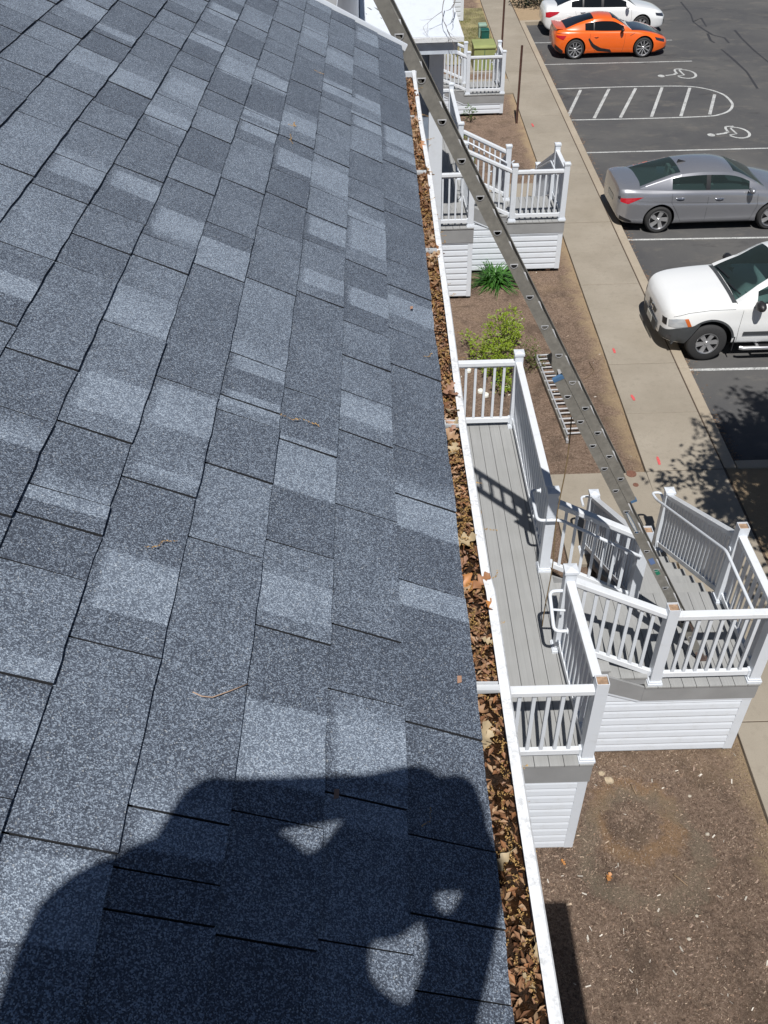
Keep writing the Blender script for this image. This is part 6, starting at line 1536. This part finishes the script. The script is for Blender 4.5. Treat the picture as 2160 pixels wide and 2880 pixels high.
seg(hl, wl, 0.044, 0.036, 1); seg(hr, wr_, 0.042, 0.036, 1); seg(hl, hr, 0.03, 0.03, 1)
seg(SW(1180, 2320, 1.6), SW(1240, 2300, 1.6), 0.034, 0.034, 1)  # filler added between hand and head to close a gap in the shadow
for (h, sgn) in ((hl, 1), (hr, -1)):                                # fingers closing round the phone
    for k in range(4): b = h + Vector((0.006*sgn, 0.0, 0.0)) + (-CM[1])*(0.026 - 0.019*k); seg(b, b + CM[0]*(0.026*sgn) + CM[2]*(-0.012), 0.0095, 0.0085, 1); seg(b + CM[0]*(0.026*sgn) + CM[2]*(-0.012), b + CM[0]*(0.045*sgn) + CM[2]*(-0.03), 0.0085, 0.007, 1)
    b = h + (-CM[1])*(-0.03) + CM[2]*(-0.02); seg(b, b + CM[0]*(0.035*sgn) + (-CM[1])*0.02 + CM[2]*(-0.02), 0.0105, 0.009, 1)
def roofz(x): return ZE + (XE - x)*math.tan(RA)
for (kx, ky, fx, fy) in ((-0.62, -0.36, -0.66, -0.84), (-0.2, -0.34, -0.22, -0.84)):
    kn = Vector((kx, ky, roofz(kx)+0.075)); ft = Vector((fx, fy, roofz(fx)+0.06)); hp = hip + Vector(((kx+0.4)*0.45, 0, 0))
    seg(hp, kn, 0.1, 0.065, 2); seg(kn, ft, 0.062, 0.045, 2); seg(ft, ft + Vector((0, -0.15, 0.02)), 0.045, 0.035, 3)
m = MB()
for (p, q, r1, r2, mi) in SEG: capsule(m, p, q, r1, r2, mi)
SKIN = simple('skin', (0.45, 0.27, 0.19), 0.6); SHIRT = simple('navy_shirt_cloth', (0.04, 0.05, 0.09), 0.9); JEANS = simple('denim', (0.05, 0.075, 0.13), 0.9); BOOT = simple('boot_leather', (0.06, 0.04, 0.03), 0.7)
o = m.build('person', [SHIRT, SKIN, JEANS, BOOT]); rm = o.modifiers.new('skin', 'REMESH'); rm.mode = 'VOXEL'; rm.voxel_size = 0.011
sm = o.modifiers.new('smooth', 'SMOOTH'); sm.factor = 0.6; sm.iterations = 3
dg = bpy.context.evaluated_depsgraph_get(); me = bpy.data.meshes.new_from_object(o.evaluated_get(dg)); o.modifiers.clear(); o.data = me
me.materials.clear()
for mt in (SHIRT, SKIN, JEANS, BOOT): me.materials.append(mt)
def nearest(c):
    best = (1e9, 0)
    for (p, q, r1, r2, mi) in SEG:
        d = q-p; t = max(0, min(1, (c-p).dot(d)/max(1e-9, d.length_squared))); k = (c - p - d*t).length - lerp(r1, r2, t)
        if k < best[0]: best = (k, mi)
    return best[1]
me.polygons.foreach_set('material_index', [nearest(pl.center) for pl in me.polygons]); me.polygons.foreach_set('use_smooth', [True]*len(me.polygons)); me.update()
tag(o, 'person in navy shirt and jeans kneeling on the roof with both arms raised', 'person')
m = MB(); hc = hd + Vector((0, -0.035, 0.03)); N = 14
V = []
for i in range(7):
    ph = math.pi/2*i/6
    for j in range(N): th = 2*math.pi*j/N; V.append(hc + Vector((0.088*math.cos(ph)*math.cos(th), 0.1*math.cos(ph)*math.sin(th), 0.1*math.sin(ph))))
m.add(V, [(i*N+j, i*N+(j+1) % N, (i+1)*N+(j+1) % N, (i+1)*N+j) for i in range(6) for j in range(N)]); h = m.build('hair', simple('brown_hair', (0.05, 0.03, 0.02), 0.8), o, smooth=True)
# the phone in the hands, its lens at the camera
pc = CAMP - CM[2]*0.03 + CM[1]*0.045 + CM[0]*0.02; m = MB(); x_, y_, z_ = CM[0]*0.036, CM[1]*0.072, CM[2]*0.004
m.add([pc + x_*i + y_*j + z_*k for k in (-1, 1) for i, j in ((-1,-1),(1,-1),(1,1),(-1,1))], [(3,2,1,0),(4,5,6,7),(0,1,5,4),(1,2,6,5),(2,3,7,6),(3,0,4,7)])
ph = tag(m.build('phone', simple('black_phone', (0.02, 0.02, 0.022), 0.3), bevel=0.004), 'black phone held up in both hands above the roof', 'phone')
m = MB(); m.tube([CAMP - CM[2]*0.026 - CM[0]*0.004 + CM[1]*0.002, CAMP - CM[2]*0.022 - CM[0]*0.004 + CM[1]*0.002], 0.007, 16); m.build('lens', SMOKE, ph)
